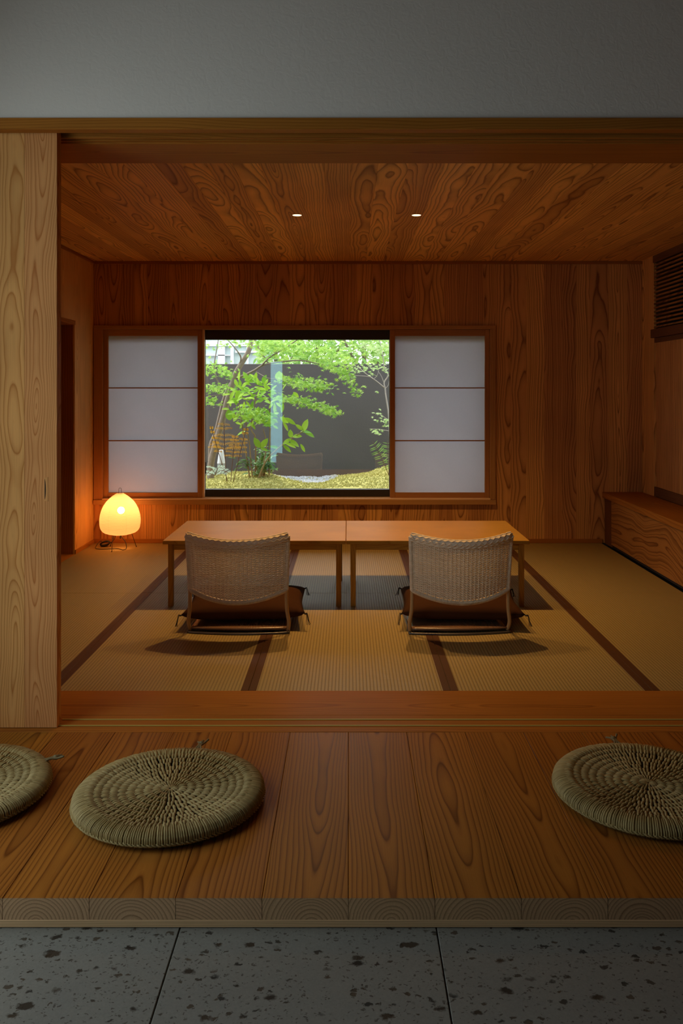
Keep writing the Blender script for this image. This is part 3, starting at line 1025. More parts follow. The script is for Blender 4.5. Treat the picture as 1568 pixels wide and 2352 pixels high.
    mb.tube(spline([(-0.262, 0.44, 0.006), (-0.268, 0.2, 0.006), (-0.276, 0.03, 0.006), (-0.262, 0.0, 0.006), (-0.12, -0.022, 0.006), (0, -0.028, 0.006), (0.12, -0.022, 0.006), (0.262, 0.0, 0.006), (0.276, 0.03, 0.006), (0.268, 0.2, 0.006), (0.262, 0.44, 0.006)], 6), 0.006, 8)
    mb.build('floor_runner', M['steel'], o)
    return o


ch1 = build_chair((-0.605, 4.605, 0.0), 0.0, 'wicker floor chair with curved woven back, the one nearer the paper lamp')
ch2 = copy_tree(ch1)
ch2.location = (0.612, 4.600, 0.0)
ch2.rotation_euler = (0, 0, math.radians(3))
ch1.rotation_euler = (0, 0, math.radians(-1.0))
ch2['label'] = 'wicker floor chair with curved woven back, the one nearer the bench'


def zabuton(loc, rz, label):
    o = empty('seat_cushion', loc, label, 'cushion', 'brown seat cushions on the floor chairs', rz=rz)
    n = 30
    hx, hy, th = 0.345, 0.300, 0.063
    vs, fs = [], []
    rr = random.Random(3)
    for side in (1, -1):
        for j in range(n + 1):
            for i in range(n + 1):
                u, v = -1 + 2 * i / n, -1 + 2 * j / n
                # corners stick out a little, sides draw in
                pin = 1 - 0.055 * (1 - abs(v) ** 1.5)
                pin2 = 1 - 0.055 * (1 - abs(u) ** 1.5)
                prof = max(0.0, (1 - u ** 4)) ** 0.42 * max(0.0, (1 - v ** 4)) ** 0.42
                mid = 1 - 0.22 * math.exp(-((u * u + v * v) / 0.06))
                wob = 1 + 0.16 * mnoise.noise((u * 1.7 + 3, v * 1.7, side * 2.0))
                z = side * th * prof * mid * wob * (1.0 if side > 0 else 0.72)
                vs.append((hx * u * pin, hy * v * pin2, 0.052 + z + 0.012 * (abs(u * v)) ** 3))
    m = (n + 1) * (n + 1)
    for j in range(n):
        for i in range(n):
            a = j * (n + 1) + i
            fs.append((a, a + 1, a + n + 2, a + n + 1))
            fs.append((m + a, m + a + n + 1, m + a + n + 2, m + a + 1))
    me = bpy.data.meshes.new('cover')
    me.from_pydata(vs, [], fs)
    bm = bmesh.new()
    bm.from_mesh(me)
    bmesh.ops.remove_doubles(bm, verts=bm.verts, dist=0.0004)
    for f_ in bm.faces:
        f_.smooth = True
    bm.to_mesh(me)
    bm.free()
    link('cover', me, M['zabuton'], o)
    for sx in (-1, 1):
        for sy in (-1, 1):
            mb = MB()
            c = Vector((sx * hx * .995, sy * hy * .995, 0.062))
            for q in range(4):
                a = R.uniform(-.5, .5) + math.atan2(sy, sx)
                d = Vector((math.cos(a), math.sin(a), 0))
                drop = -0.060 if sy < 0 else -0.050
                mb.tube(spline([c, c + d * 0.012 + Z * 0.004, c + d * 0.020 + Z * (drop * .45), c + d * (0.022 + .004 * q) + Z * (drop * .95)], 4), [0.0016] * 13, 4)
            mb.tube([c - Vector((sx, sy, 0)) * 0.004, c + Vector((sx, sy, 0)) * 0.006], 0.004, 6)
            mb.build('tassel', M['tassel'], o)
    return o


zabuton((-0.600, 4.955, 0.028), math.radians(3), 'brown cotton seat cushion on the floor chair nearer the paper lamp')
zabuton((0.655, 4.955, 0.028), math.radians(-3), 'brown cotton seat cushion on the floor chair nearer the bench')

# ================================================================== PAPER LAMP
def paper_lamp():
    cx, cy = -1.922, 7.06
    o = empty('paper_lamp', (cx, cy, 0), 'glowing egg shaped white paper lamp on thin wire legs, in the corner', 'lamp')
    z0 = 0.122
    key = [(0.0, .055), (.006, .092), (.014, .122), (.030, .146), (.055, .161), (.090, .1675), (.125, .1685), (.165, .1635), (.205, .153), (.240, .1375), (.275, .115), (.305, .086), (.330, .054), (.348, .024)]
    prof = []
    N = 180
    def rad(z):
        for (a, ra), (b2, rb) in zip(key[:-1], key[1:]):
            if a <= z <= b2:
                t = (z - a) / (b2 - a)
                return ra + (rb - ra) * t
        return key[-1][1]
    zs = [0.348 * k / N for k in range(N + 1)]
    sm = [sum(rad(min(max(z + d * 0.004, 0), 0.348)) for d in (-2, -1, 0, 1, 2)) / 5 for z in zs]
    sm[0] = key[0][1]
    for z, r_ in zip(zs, sm):
        prof.append((r_ + 0.0011 * math.cos(2 * PI * z / 0.0096) * (1 if r_ > .03 else 0), z0 + z))
    mb = MB()
    mb.lathe(prof, 56)
    sh = mb.build('paper_shade', M['lamp_paper'], o)
    mb = MB()
    mb.lathe([(0.0005, -0.030), (0.012, -0.0275), (0.022, -0.020), (0.028, -0.010), (0.030, 0.0), (0.028, 0.010), (0.022, 0.020), (0.012, 0.0275), (0.0005, 0.030)], 20)
    bu = mb.build('bulb', M['bulb'], o)
    bu.location = (0.008, 0, 0.325)
    mb = MB()
    mb.lathe([(0.0005, 0.36), (0.014, 0.36), (0.014, 0.40), (0.0005, 0.40)], 12)
    mb.tube([(0.0, 0, 0.40), (0, 0, 0.468)], 0.003, 6)
    mb.build('bulb_socket', M['wire'], o)
    feet = [(-2.036 - cx, 7.17 - cy), (-1.953 - cx, 6.92 - cy), (-1.808 - cx, 7.15 - cy)]
    tops = [(-0.050, 0.05), (-0.045, -0.055), (0.085, 0.030)]
    for (fx, fy), (tx, ty) in zip(feet, tops):
        mb = MB()
        mb.tube([(tx, ty, z0 + 0.016), (fx * .7 + tx * .3, fy * .7 + ty * .3, 0.045), (fx, fy, 0.005)], 0.0026, 6)
        mb.lathe([(0.0005, -0.005), (0.0042, -0.003), (0.005, 0.0), (0.0042, 0.003), (0.0005, 0.005)], 10, (fx, fy, 0.005))
        mb.build('leg', M['wire'], o)
    mb = MB()
    arc = [(-0.0105, 0, 0.462)] + [(-0.0105 * math.cos(a), 0, 0.501 + 0.0125 * math.sin(a)) for a in [PI * k / 10 for k in range(11)]] + [(0.0105, 0, 0.462)]
    mb.tube(arc, 0.0017, 6)
    mb.build('handle', M['wire'], o)
    mb = MB()
    mb.tube([(0.004, 0.0, z0 + 0.03), (0.005, -0.01, 0.118), (0.005, -0.012, 0.088)], [0.003, 0.004, 0.0045], 8)
    mb.build('switch', M['cord_black'], o)
    mb = MB()
    loop = [(0.004, 0.0, z0 + 0.03), (0.010, 0.0, 0.105), (0.050, -0.02, 0.062), (0.066, -0.05, 0.015), (0.045, -0.065, 0.0045), (0.020, -0.045, 0.0045), (-0.02, -0.01, 0.0045), (-0.08, -0.02, 0.0045), (-0.15, -0.03, 0.0045), (-0.205, 0.0, 0.0045), (-0.215, 0.06, 0.02), (-0.200, 0.10, 0.045), (-0.185, 0.11, 0.045)]
    mb.tube(spline(loop, 6), 0.0032, 6)
    mb.tube(spline([(-0.115, 0.09, 0.03), (-0.09, 0.09, 0.045), (-0.068, 0.08, 0.075), (-0.055, 0.06, 0.115), (-0.05, 0.05, 0.16)], 5), 0.0028, 6)
    mb.build('cord', M['cord_black'], o)
    mb = MB()
    for k in range(9):
        c = Vector((-0.152, 0.09 + 0.004 * (k % 3 - 1), 0.0285 + 0.002 * (k % 2)))
        q = []
        for j in range(17):
            a = 2 * PI * j / 16
            q.append(c + Vector((0.040 * math.cos(a), 0.010 * math.sin(a * 1.0 + k), (0.021 - 0.0012 * k) * math.sin(a) + 0.008 * math.cos(a))))
        mb.tube(q, 0.0042, 5, cap=False)
    mb.build('cord_bundle', M['cord_black'], o)
    return o


paper_lamp()

# ================================================================== ROUND STRAW CUSHIONS on the deck
def straw_cushion(loc, rz, label):
    o = empty('straw_cushion', loc, label, 'cushion', 'round woven straw cushions on the deck', rz=rz)
    rng = random.Random(11)
    Ro, tr_, th = 0.305, 0.034, 0.026

    def top(r):                      # height of the woven top: dished, with a swelling rim
        t = r / 0.25
        return 0.0435 - 0.005 * math.sin(t * PI) + 0.009 * t ** 4
    mb = MB()
    mb.lathe([(0.001, 0.026), (0.10, 0.024), (0.20, 0.023), (0.262, 0.024), (0.290, 0.020), (0.290, 0.006), (0.262, 0.001), (0.001, 0.001)], 48)
    mb.build('core', M['straw_core_shaded'], o)
    mb = MB()
    r_ = 0.006
    ring = 0
    radii = [0.004, 0.028, 0.055, 0.082, 0.109, 0.136, 0.162, 0.188, 0.213, 0.237, 0.262]
    for k in range(len(radii) - 1):
        ra, rb = radii[k], radii[k + 1] + 0.005
        n = max(30, int(2 * PI * (ra + rb) / 2 / 0.0120))
        for i in range(n):
            a0 = 2 * PI * (i + rng.uniform(-.15, .15)) / n + ring * 0.4
            tw = rng.uniform(-0.12, 0.12) * (2 * PI / n) + (0.16 if i % 2 else -0.16) * 2 * PI / n
            pts = []
            for s in range(4):
                t = s / 3
                rr_ = ra + (rb - ra) * t
                aa = a0 + tw * t
                zz = top(rr_) + 0.0036 * math.sin(PI * t) - 0.001
                pts.append((rr_ * math.cos(aa), rr_ * math.sin(aa), zz))
            w = 0.44 * 2 * PI * (ra + rb) / 2 / n * rng.uniform(.9, 1.08)
            w0 = min(w, 0.9 * 2 * PI * max(ra, .012) / n * .5)
            mb.tube(pts, [w0 * .62, w, w, w * .50], 5, cap=False)
        ring += 1
    mb.build('woven_top', M['straw'], o)['kind'] = 'stuff'
    mb = MB()
    n = 270
    for i in range(n):
        a = 2 * PI * (i + rng.uniform(-.2, .2)) / n
        pts = []
        wob = rng.uniform(-.0012, .0012)
        for s in range(9):
            t = -0.55 + (PI + 0.55 + 0.5) * s / 8      # from inside the rim over the top, down and under
            rr_ = 0.264 + (tr_ + 0.004) * math.sin(t - 0.35) * 1.08
            zz = 0.029 + (th + wob) * math.cos(t - 0.35)
            aa = a + 0.010 * s * 0.25
            pts.append((rr_ * math.cos(aa), rr_ * math.sin(aa), max(zz, 0.0045)))
        mb.tube(pts, 0.0037, 4, cap=False)
    mb.build('wrapped_rim', M['straw'], o)['kind'] = 'stuff'
    mb = MB()                                         # plaited seam low on the outside
    for s in (0, 1):
        q = []
        for k in range(361):
            a = 2 * PI * k / 360
            rr_ = 0.3045 + 0.003 * math.sin(k * 1.2 + s * PI)
            q.append((rr_ * math.cos(a), rr_ * math.sin(a), 0.021 + 0.0035 * math.cos(k * 1.2 + s * PI)))
        mb.tube(q, 0.003, 4, cap=False)
    mb.build('plaited_seam', M['straw'], o)
    mb = MB()
    c = Vector((0.0, 0.300, 0.045))
    for k in range(3):
        mb.tube(spline([c + Vector((-.02 + .02 * k, -.03, 0)), c + Vector((0.004 * k - .004, 0.004, 0.008)), c + Vector((0.01 * (k - 1), 0.03, 0.008)), c + Vector((0.02 * (k - 1), 0.05, 0.002 + .006 * k))], 5), 0.004, 5)
    mb.lathe([(0.0005, -.009), (.008, -.006), (.010, 0), (.008, .006), (.0005, .009)], 10, tuple(c + Vector((0, .026, .008))))
    mb.build('tie_knot', M['straw_knot'], o)
    return o


sc = straw_cushion((-0.580, 2.725, 0.0), math.radians(-8), 'round woven straw cushion lying whole on the deck between two others')
for loc, rz, lab in (((-1.300, 2.76, 0.0), -58, 'round woven straw cushion cut by the picture edge in front of the sliding door'), ((0.988, 2.765, 0.0), 2, 'round woven straw cushion alone on the dark side of the deck below the bench')):
    c = copy_tree(sc)
    c.location = loc
    c.rotation_euler = (0, 0, math.radians(rz))
    c['label'] = lab

# ================================================================== GARDEN
GZ = 0.15
YW = 11.5
gw = structure('wall_garden', 'dark grey rendered garden wall beyond the window', (0, YW, 0))
box('render_face', M['garden_wall'], (-6.0, 6.0), (YW, YW + 0.2), (-0.3, 1.695), gw, 'x', bev=0.004)
sl = structure('floor_garden', 'garden soil bed outside the window')
box('soil_bed', M['soil'], (-8, 8), (YB + 0.25, 30.0), (-0.35, -0.02), sl, bev=0)
box('soil_bed', M['soil'], (-4, 4), (9.75, YW), (-0.0195, GZ - 0.16), sl, bev=0)
ea = structure('roof_eave', 'roof eave over the garden window')
box('eave_board', M['dark_wood'], (-4, 4), (YB + 0.02, YB + 1.7), (2.28, 2.36), ea, 'x')


def moss_h(x, y):
    base = GZ + 0.012
    right = 0.185 * math.exp(-((x - 0.55) / 0.34) ** 2 - ((y - 10.75) / 0.5) ** 2) + 0.10 * math.exp(-((x - 0.05) / 0.28) ** 2 - ((y - 10.4) / 0.4) ** 2)
    left = 0.105 * math.exp(-((x + 1.40) / 0.55) ** 2 - ((y - 10.7) / 0.55) ** 2) + 0.06 * math.exp(-((x + 0.95) / 0.4) ** 2 - ((y - 10.4) / 0.4) ** 2)
    n = mnoise.noise((x * 5, y * 5, 0.3)) * 0.022 + mnoise.noise((x * 14, y * 14, 1.3)) * 0.012
    gr = -0.030 * math.exp(-((x + 0.58) / 0.33) ** 4 - ((y - 11.05) / 0.62) ** 4)
    return base + right + left + n + gr


mb = MB()
vs, fs = [], []
nx, ny = 120, 60
for j in range(ny + 1):
    for i in range(nx + 1):
        x, y = -2.4 + 4.0 * i / nx, 9.8 + 1.7 * j / ny
        vs.append((x, y, moss_h(x, y)))
for j in range(ny):
    for i in range(nx):
        a = j * (nx + 1) + i
        fs.append((a, a + 1, a + nx + 2, a + nx + 1))
mb.add(vs, fs)
ms = mb.build('moss_carpet', M['moss'], None)
tag(ms, 'yellow green moss mounds growing below the garden wall', 'moss', kind='stuff')
mb = MB()
for k in range(15000):
    x, y = R.uniform(-2.1, 0.95), R.uniform(9.9, 11.45)
    if ((x + 0.58) / 0.36) ** 2 + ((y - 11.15) / 0.66) ** 2 < 1:
        continue
    z = moss_h(x, y)
    a = R.uniform(0, 2 * PI)
    s, hgt = R.uniform(.006, .013), R.uniform(.012, .026)
    d = Vector((math.cos(a), math.sin(a), 0))
    q = Vector((-d.y, d.x, 0))
    c = Vector((x, y, z - .003))
    tip = c + Z * hgt + d * R.uniform(-.012, .012)
    mb.add([c + d * s, c - d * s * .5 + q * s, c - d * s * .5 - q * s, tip], [(0, 1, 3), (1, 2, 3), (2, 0, 3)])
mb.build('moss_tufts', M['moss_tuft'], ms, False, Matrix.Identity(4))['kind'] = 'stuff'
mb = MB()
for k in range(2600):
    x, y = -0.58 + R.uniform(-.5, .5), R.uniform(10.4, 11.48)
    if ((x + 0.58) / 0.44) ** 2 + ((y - 11.15) / 0.72) ** 2 > 1:
        continue
    z = moss_h(x, y) + 0.004
    s = R.uniform(.010, .021)
    a = R.uniform(0, PI)
    vs = []
    for (px, py, pz) in ((1, 0, 0), (0, 1, 0), (-1, 0, 0), (0, -1, 0), (0, 0, .75), (0, 0, -.75)):
        x2, y2 = px * math.cos(a) - py * math.sin(a) * .7, px * math.sin(a) + py * math.cos(a) * .7
        vs.append((x + x2 * s * R.uniform(.8, 1.2), y + y2 * s * R.uniform(.8, 1.2), z + pz * s))
    mb.add(vs, [(0, 1, 4), (1, 2, 4), (2, 3, 4), (3, 0, 4), (1, 0, 5), (2, 1, 5), (3, 2, 5), (0, 3, 5)])
tag(mb.build('gravel_bed', M['gravel'], None, False), 'grey gravel strip between the moss mounds at the garden wall', 'gravel', kind='stuff')

MAPLE = []
for k in range(7):
    a = math.radians(-125 + 250 * k / 6)
    L = (0.45, .78, .95, 1.0, .95, .78, .45)[k]
    MAPLE.append((math.sin(a) * L, math.cos(a) * L))
    if k < 6:
        a2 = math.radians(-125 + 250 * (k + .5) / 6)
        MAPLE.append((math.sin(a2) * .34, math.cos(a2) * .34))


def add_maple(mb, c, s, nrm, spin):
    nrm = nrm.normalized()
    u = nrm.orthogonal().normalized()
    w = nrm.cross(u)
    ca, sa = math.cos(spin), math.sin(spin)
    vs = [c]
    for (x, y) in MAPLE:
        x2, y2 = x * ca - y * sa, x * sa + y * ca
        vs.append(c + u * (x2 * s) + w * (y2 * s) - nrm * (0.22 * s * (x * x + y * y)))
    fs = [(0, i, i + 1) for i in range(1, len(MAPLE))]
    mb.add(vs, fs)


def add_blade(mb, base, d, nrm, L, w, curl=0.25, seg=4):
    """a pointed oval leaf of two folded halves"""
    d = d.normalized()
    side = d.cross(nrm).normalized()
    up = side.cross(d)
    vs, fs = [], []
    for i in range(seg + 1):
        t = i / seg
        ww = w * (math.sin(PI * min(t * 0.92 + 0.04, 1)) ** 0.8) * (1 - 0.25 * t) if i < seg else 0.001
        p = base + d * (L * t) - up * (curl * L * t * t)
        vs += [p - side * ww + up * ww * .25, p, p + side * ww + up * ww * .25]
    for i in range(seg):
        a = i * 3
        fs += [(a, a + 1, a + 4, a + 3), (a + 1, a + 2, a + 5, a + 4)]
    mb.add(vs, fs)


def spray(mb, pts, n, size, spread, Yj, droop=0.3):
    """maple leaves in flat layers along a path of pixel points"""
    P = spline([at(*p) for p in pts], 10)
    for k in range(n):
        c = P[R.randrange(len(P))] + Vector((R.gauss(0, spread), R.gauss(0, Yj), R.gauss(0, spread * .55)))
        nr = Vector((R.gauss(0, .35), R.gauss(-.55, .35), R.gauss(.75, .25)))
        add_maple(mb, c, R.uniform(*size), nr, R.uniform(0, 6.28))


# ---- left maple: leaning double trunk and long leafy branches
mt = empty('maple_tree', at(490, 1108, 10.5), 'maple with leaning double grey trunk and drooping branches, left in the window', 'tree')
mb = MB()
tr1 = [at(483, 1105, 10.5), at(484, 1065, 10.5), at(495, 1020, 10.5), at(508, 975, 10.5), at(522, 920, 10.5), at(533, 885, 10.5), at(541, 858, 10.5), at(556, 832, 10.5), at(570, 808, 10.5), at(577, 780, 10.5), at(582, 720, 10.5)]
mb.tube(spline(tr1, 5), [0.046 - 0.018 * k / 50 for k in range(51)], 9)
mb.build('trunk', M['bark'], mt, matrix=Matrix.Identity(4))
mb = MB()
tr2 = [at(482, 1100, 10.56), at(482, 1050, 10.56), at(484, 1020, 10.56), at(494, 995, 10.56), at(504, 955, 10.55), at(512, 922, 10.54), at(522, 895, 10.53), at(530, 880, 10.5)]
mb.tube(spline(tr2, 5), [0.026 - 0.008 * k / 35 for k in range(36)], 8)
mb.build('trunk', M['bark'], mt, matrix=Matrix.Identity(4))
for path, ra in (([(544, 868, 10.5), (565, 860, 10.4), (585, 850, 10.3), (605, 838, 10.2), (640, 832, 10.0), (690, 828, 9.9), (740, 838, 9.8)], .016),
                 ([(600, 840, 10.2), (620, 820, 10.1), (645, 805, 10.0), (680, 782, 9.9), (720, 750, 9.9)], .010),
                 ([(549, 842, 10.5), (553, 822, 10.45), (546, 808, 10.4), (534, 793, 10.4), (520, 778, 10.4)], .011),
                 ([(472, 913, 10.2), (490, 909, 10.3), (515, 907, 10.4), (530, 905, 10.5)], .007),
                 ([(588, 854, 10.3), (602, 862, 10.2), (618, 869, 10.1), (660, 872, 10.0)], .006),
                 ([(510, 892, 10.3), (496, 866, 10.3), (492, 838, 10.3), (498, 800, 10.3), (503, 770, 10.3)], .010)):
    mb = MB()
    P = spline([at(*p) for p in path], 5)
    mb.tube(P, [ra * (1 - .55 * k / len(P)) for k in range(len(P))], 6)
    mb.build('branch', M['bark'], mt, matrix=Matrix.Identity(4))
mb = MB()
spray(mb, [(620, 800, 10), (690, 800, 9.9), (750, 805, 9.8), (800, 830, 9.7)], 420, (.035, .055), .11, .22)
spray(mb, [(740, 835, 9.8), (780, 850, 9.7), (800, 870, 9.65), (822, 905, 9.6)], 190, (.03, .048), .045, .12)
spray(mb, [(660, 870, 9.9), (700, 880, 9.8), (750, 890, 9.7)], 260, (.03, .048), .07, .18)
spray(mb, [(640, 915, 10), (690, 920, 9.9), (740, 935, 9.8), (768, 948, 9.8)], 330, (.028, .046), .05, .18)
spray(mb, [(600, 945, 10.1), (560, 950, 10.2), (620, 960, 10.1)], 240, (.026, .04), .06, .16)
spray(mb, [(475, 840, 10.2), (500, 850, 10.2), (530, 860, 10.2)], 150, (.03, .046), .07, .14)
spray(mb, [(475, 885, 10.2), (500, 895, 10.2), (520, 888, 10.2)], 100, (.028, .044), .05, .12)
spray(mb, [(472, 915, 10.1), (500, 925, 10.1)], 60, (.028, .044), .05, .1)
spray(mb, [(520, 778, 10.4), (545, 786, 10.3), (480, 800, 10.3)], 60, (.03, .046), .07, .12)
spray(mb, [(590, 790, 10.1), (620, 786, 10.0), (650, 795, 10)], 180, (.03, .05), .08, .16)
f = mb.build('foliage', M['maple_leaf'], mt, False, Matrix.Identity(4))
f['kind'] = 'stuff'

# ---- broad-leaved shrub: every large leaf its own piece
sb = empty('broadleaf_shrub', at(585, 1100, 10.3), 'broad leaved bright green shrub on thin brown stems, centre of the window', 'shrub')
stems = [[(574, 1102, 10.3), (566, 1050, 10.3), (560, 1005, 10.3), (553, 960, 10.25), (548, 925, 10.2)],
         [(580, 1103, 10.3), (576, 1060, 10.3), (572, 1015, 10.3), (566, 985, 10.3), (562, 945, 10.25)],
         [(586, 1103, 10.35), (587, 1050, 10.35), (586, 1005, 10.3), (578, 990, 10.3), (577, 975, 10.3), (583, 940, 10.2), (590, 905, 10.2)],
         [(592, 1102, 10.3), (610, 1060, 10.2), (638, 1030, 10.1), (668, 1008, 10.0), (697, 990, 9.9)],
         [(618, 1103, 10.4), (618, 1050, 10.4), (620, 990, 10.35), (620, 940, 10.3), (622, 900, 10.2)],
         [(600, 1100, 10.35), (606, 1060, 10.3), (612, 1020, 10.3), (604, 985, 10.25)]]
for s_ in stems:
    mb = MB()
    P = spline([at(*p) for p in s_], 5)
    mb.tube(P, [.0105 - .006 * k / len(P) for k in range(len(P))], 6)
    mb.build('stem', M['bark_brown'], sb, matrix=Matrix.Identity(4))
mb = MB()
add_blade(mb, Vector((0, 0, 0)), Vector((0, 1, 0)), Z, 1.0, 0.24, 0.22, 5)
leaf_me = bpy.data.meshes.new('leaf')
leaf_me.from_pydata(mb.v, [], mb.f)
leaf_me.polygons.foreach_set('use_smooth', [True] * len(leaf_me.polygons))
leaf_me.materials.append(M['bush_leaf'])


def put_leaf(px, py, Yd, ang, L, tilt=0.5, parent=sb, wide=1.0):
    """leaf hanging at a point: ang is its heading in the picture plane, tilt lays it back"""
    dirn = Vector((math.cos(ang), R.uniform(-.5, .1), math.sin(ang))).normalized()
    nr = Vector((R.gauss(0, .25), -1.0 + tilt, tilt + R.gauss(0, .15)))
    side = dirn.cross(nr).normalized()
    up = side.cross(dirn)
    m = Matrix.Identity(4)
    c = at(px, py, Yd)
    for i in range(3):
        m[i][0], m[i][1], m[i][2], m[i][3] = side[i] * L * wide, dirn[i] * L, up[i] * L, c[i]
    o = bpy.data.objects.new('leaf', leaf_me)
    COL.objects.link(o)
    o.parent = parent
    o.matrix_basis = Matrix.Translation(-LOC[parent.name]) @ m
    return o


hero = [(545, 920, 80, .13, .3, 1.6), (548, 925, 150, .10, .4, 1.3), (556, 935, 20, .11, .5, 1.1), (640, 875, 85, .12, .3, 2.0), (568, 874, 110, .12, .3, 1.2), (603, 880, 70, .11, .3, 1.3),
        (528, 965, 95, .13, .3, 1.8), (536, 968, 55, .12, .4, 1.0), (526, 940, 170, .09, .5, 1.1), (597, 1028, 120, .14, .3, 1.3), (598, 1028, 50, .14, .3, 1.2), (598, 1030, -12, .10, .5, 1.1),
        (697, 990, 75, .15, .3, 1.2), (697, 990, -25, .15, .5, .9), (697, 988, 145, .12, .4, .9), (690, 992, 5, .13, .6, 1.1), (668, 1005, 95, .10, .3, 1.5), (672, 1003, 10, .11, .4, 1.3), (668, 1008, 210, .12, .4, 1.0),
        (655, 1018, -15, .14, .5, .9), (650, 1022, -40, .13, .5, .8), (640, 1030, 160, .12, .4, .9), (663, 1010, -30, .15, .5, .9), (690, 1020, -60, .11, .4, .8), (655, 960, -30, .15, .4, .8), (650, 970, -55, .12, .4, .8)]
for (px, py, a, L, tl, wd) in hero:
    put_leaf(px, py, 9.95 if px > 640 else 10.15, math.radians(a), L, tl, wide=wd)
for k in range(150):
    px = R.gauss(590, 36)
    py = R.choice((R.gauss(885, 12), R.gauss(905, 14), R.gauss(940, 18), R.gauss(965, 14)))
    if px < 520 or px > 690:
        continue
    put_leaf(px, py, R.uniform(10.0, 10.35), math.radians(R.choice((R.gauss(-15, 25), R.gauss(195, 25), R.gauss(90, 40)))), R.uniform(.075, .125), R.uniform(.3, .75), wide=R.uniform(.8, 1.2))

# ---- dark low evergreen at its foot
ev = empty('dark_evergreen', at(605, 1103, 10.45), 'low dark glossy evergreen at the foot of the broad leaved shrub', 'shrub')
mb = MB()
for s_ in range(7):
    a = at(604 + R.uniform(-6, 6), 1104, 10.45)
    mb.tube([a, at(604 + R.uniform(-24, 16), 1050 + R.uniform(-15, 20), 10.4)], .005, 5)
mb.build('stem', M['bark_brown'], ev, matrix=Matrix.Identity(4))
mb = MB()
for k in range(170):
    c = at(R.gauss(603, 12), R.gauss(1068, 18), R.uniform(10.3, 10.55))
    d = Vector((R.gauss(0, 1), R.gauss(-.4, .6), R.gauss(-.1, .5)))
    add_blade(mb, c, d, Vector((R.gauss(0, .3), -.5, .9)), R.uniform(.06, .11), R.uniform(.013, .022), .3)
for k in range(26):
    c = at(R.gauss(565, 12), R.gauss(1063, 6), 10.3)
    add_blade(mb, c, Vector((R.choice((-1, 1)), -.3, R.gauss(0, .3))), Vector((0, -.5, .9)), R.uniform(.06, .1), .014, .3)
mb.build('foliage', M['dark_leaf'], ev, False, Matrix.Identity(4))['kind'] = 'stuff'

# ---- ferns
def frond(mb, base, tip, sag, n, wide, nrm=Vector((0, -.7, .7)), lean=0.25):
    P = spline([base, (base + tip) / 2 + Z * sag, tip], 10)
    mb2 = mb
    K = len(P)
    for i in range(n):
        t = 0.15 + 0.85 * i / n
        p = P[min(int(t * (K - 1)), K - 2)]
        d = (P[min(int(t * (K - 1)) + 1, K - 1)] - p).normalized()
        sd = d.cross(nrm).normalized()
        L = wide * math.sin(PI * (0.12 + 0.84 * (1 - t) ** .8)) + .008
        for s in (-1, 1):
            add_blade(mb2, p, sd * s + d * lean, nrm, L, L * .055 + .002, .12, 3)
    return P


def fern(name, base_px, tips, mat, stem_mat, label, n=16, wide=.09, sag=.05, Yd=10.2, nrm=Vector((0, -.7, .7)), lean=.25):
    o = empty(name, at(*base_px, Yd), label, 'fern')
    for (tx, ty, dy) in tips:
        mb = MB()
        a, b2 = at(*base_px, Yd), at(tx, ty, Yd + dy)
        P = frond(mb, a, b2, sag, n, wide, nrm, lean)
        q = mb.build('frond', mat, o, False, Matrix.Identity(4))
        ms_ = MB()
        ms_.tube(P, [.0045 - .003 * k / len(P) for k in range(len(P))], 5)
        ms_.build('stalk', stem_mat, q, True)
        ch = q.children
        for c in ch:
            c.matrix_basis = Matrix.Identity(4)
    return o


fern('green_fern', (893, 1092), [(855, 1014, -.1), (890, 1012, .15)], M['fern_green'], M['fern_stem'], 'green fern with narrow fronds standing at the right edge of the window', 11, .085, .03, 10.3, Vector((.1, -1, .25)))
fern('silver_fern', (492, 1092), [(527, 1088, -.25), (480, 1074, -.2), (472, 1092, -.3), (512, 1076, -.1)], M['fern_silver'], M['fern_stem'], 'pale silvery fern low in the left corner of the window', 13, .05, .05, 10.1)
bf = empty('brown_fern', at(530, 1106, 10.1), 'withered orange brown fern with tall thin stalks before the shrub', 'fern')
for (bx, tx, ty, w_, dy) in ((520, 514, 970, .19, 0.0), (536, 566, 982, .075, -.05), (523, 484, 978, .045, -.1), (530, 540, 1000, .10, .12)):
    mb = MB()
    a, b2 = at(bx, 1106, 10.1), at(tx, ty, 10.1 + dy)
    P = spline([a, a * .45 + b2 * .55 + Vector((0, -.03, 0)), b2], 12)
    nrow = 6
    for i in range(nrow):
        t = .50 + .48 * i / (nrow - 1)
        p = P[int(t * (len(P) - 1))]
        L = w_ * (1.05 - .80 * i / nrow)
        for s in (-1, 1):
            rise = R.uniform(.12, .42)
            m = max(4, int(L / .016))
            for q_ in range(m):
                u_ = (q_ + .5) / m
                c = p + Vector((s * L * u_, R.uniform(-.01, .01), L * (rise * u_ - .25 * u_ * u_)))
                for sg in (-1, 1):
                    add_blade(mb, c, Vector((s * .5, -.3 * sg, sg * .8)), Vector((0, -1, .3)), .013 + .012 * (1 - u_), .0042, .1, 2)
            mb.tube([p, p + Vector((s * L * .5, 0, L * (rise * .5 - .06))), p + Vector((s * L, 0, L * (rise - .25)))], .0018, 4)
    q = mb.build('frond', M['fern_brown'], bf, False, Matrix.Identity(4))
    ms_ = MB()
    ms_.tube(P, .0042, 5)
    st = ms_.build('stalk', M['fern_stem'], q, True)
    st.matrix_basis = Matrix.Identity(4)

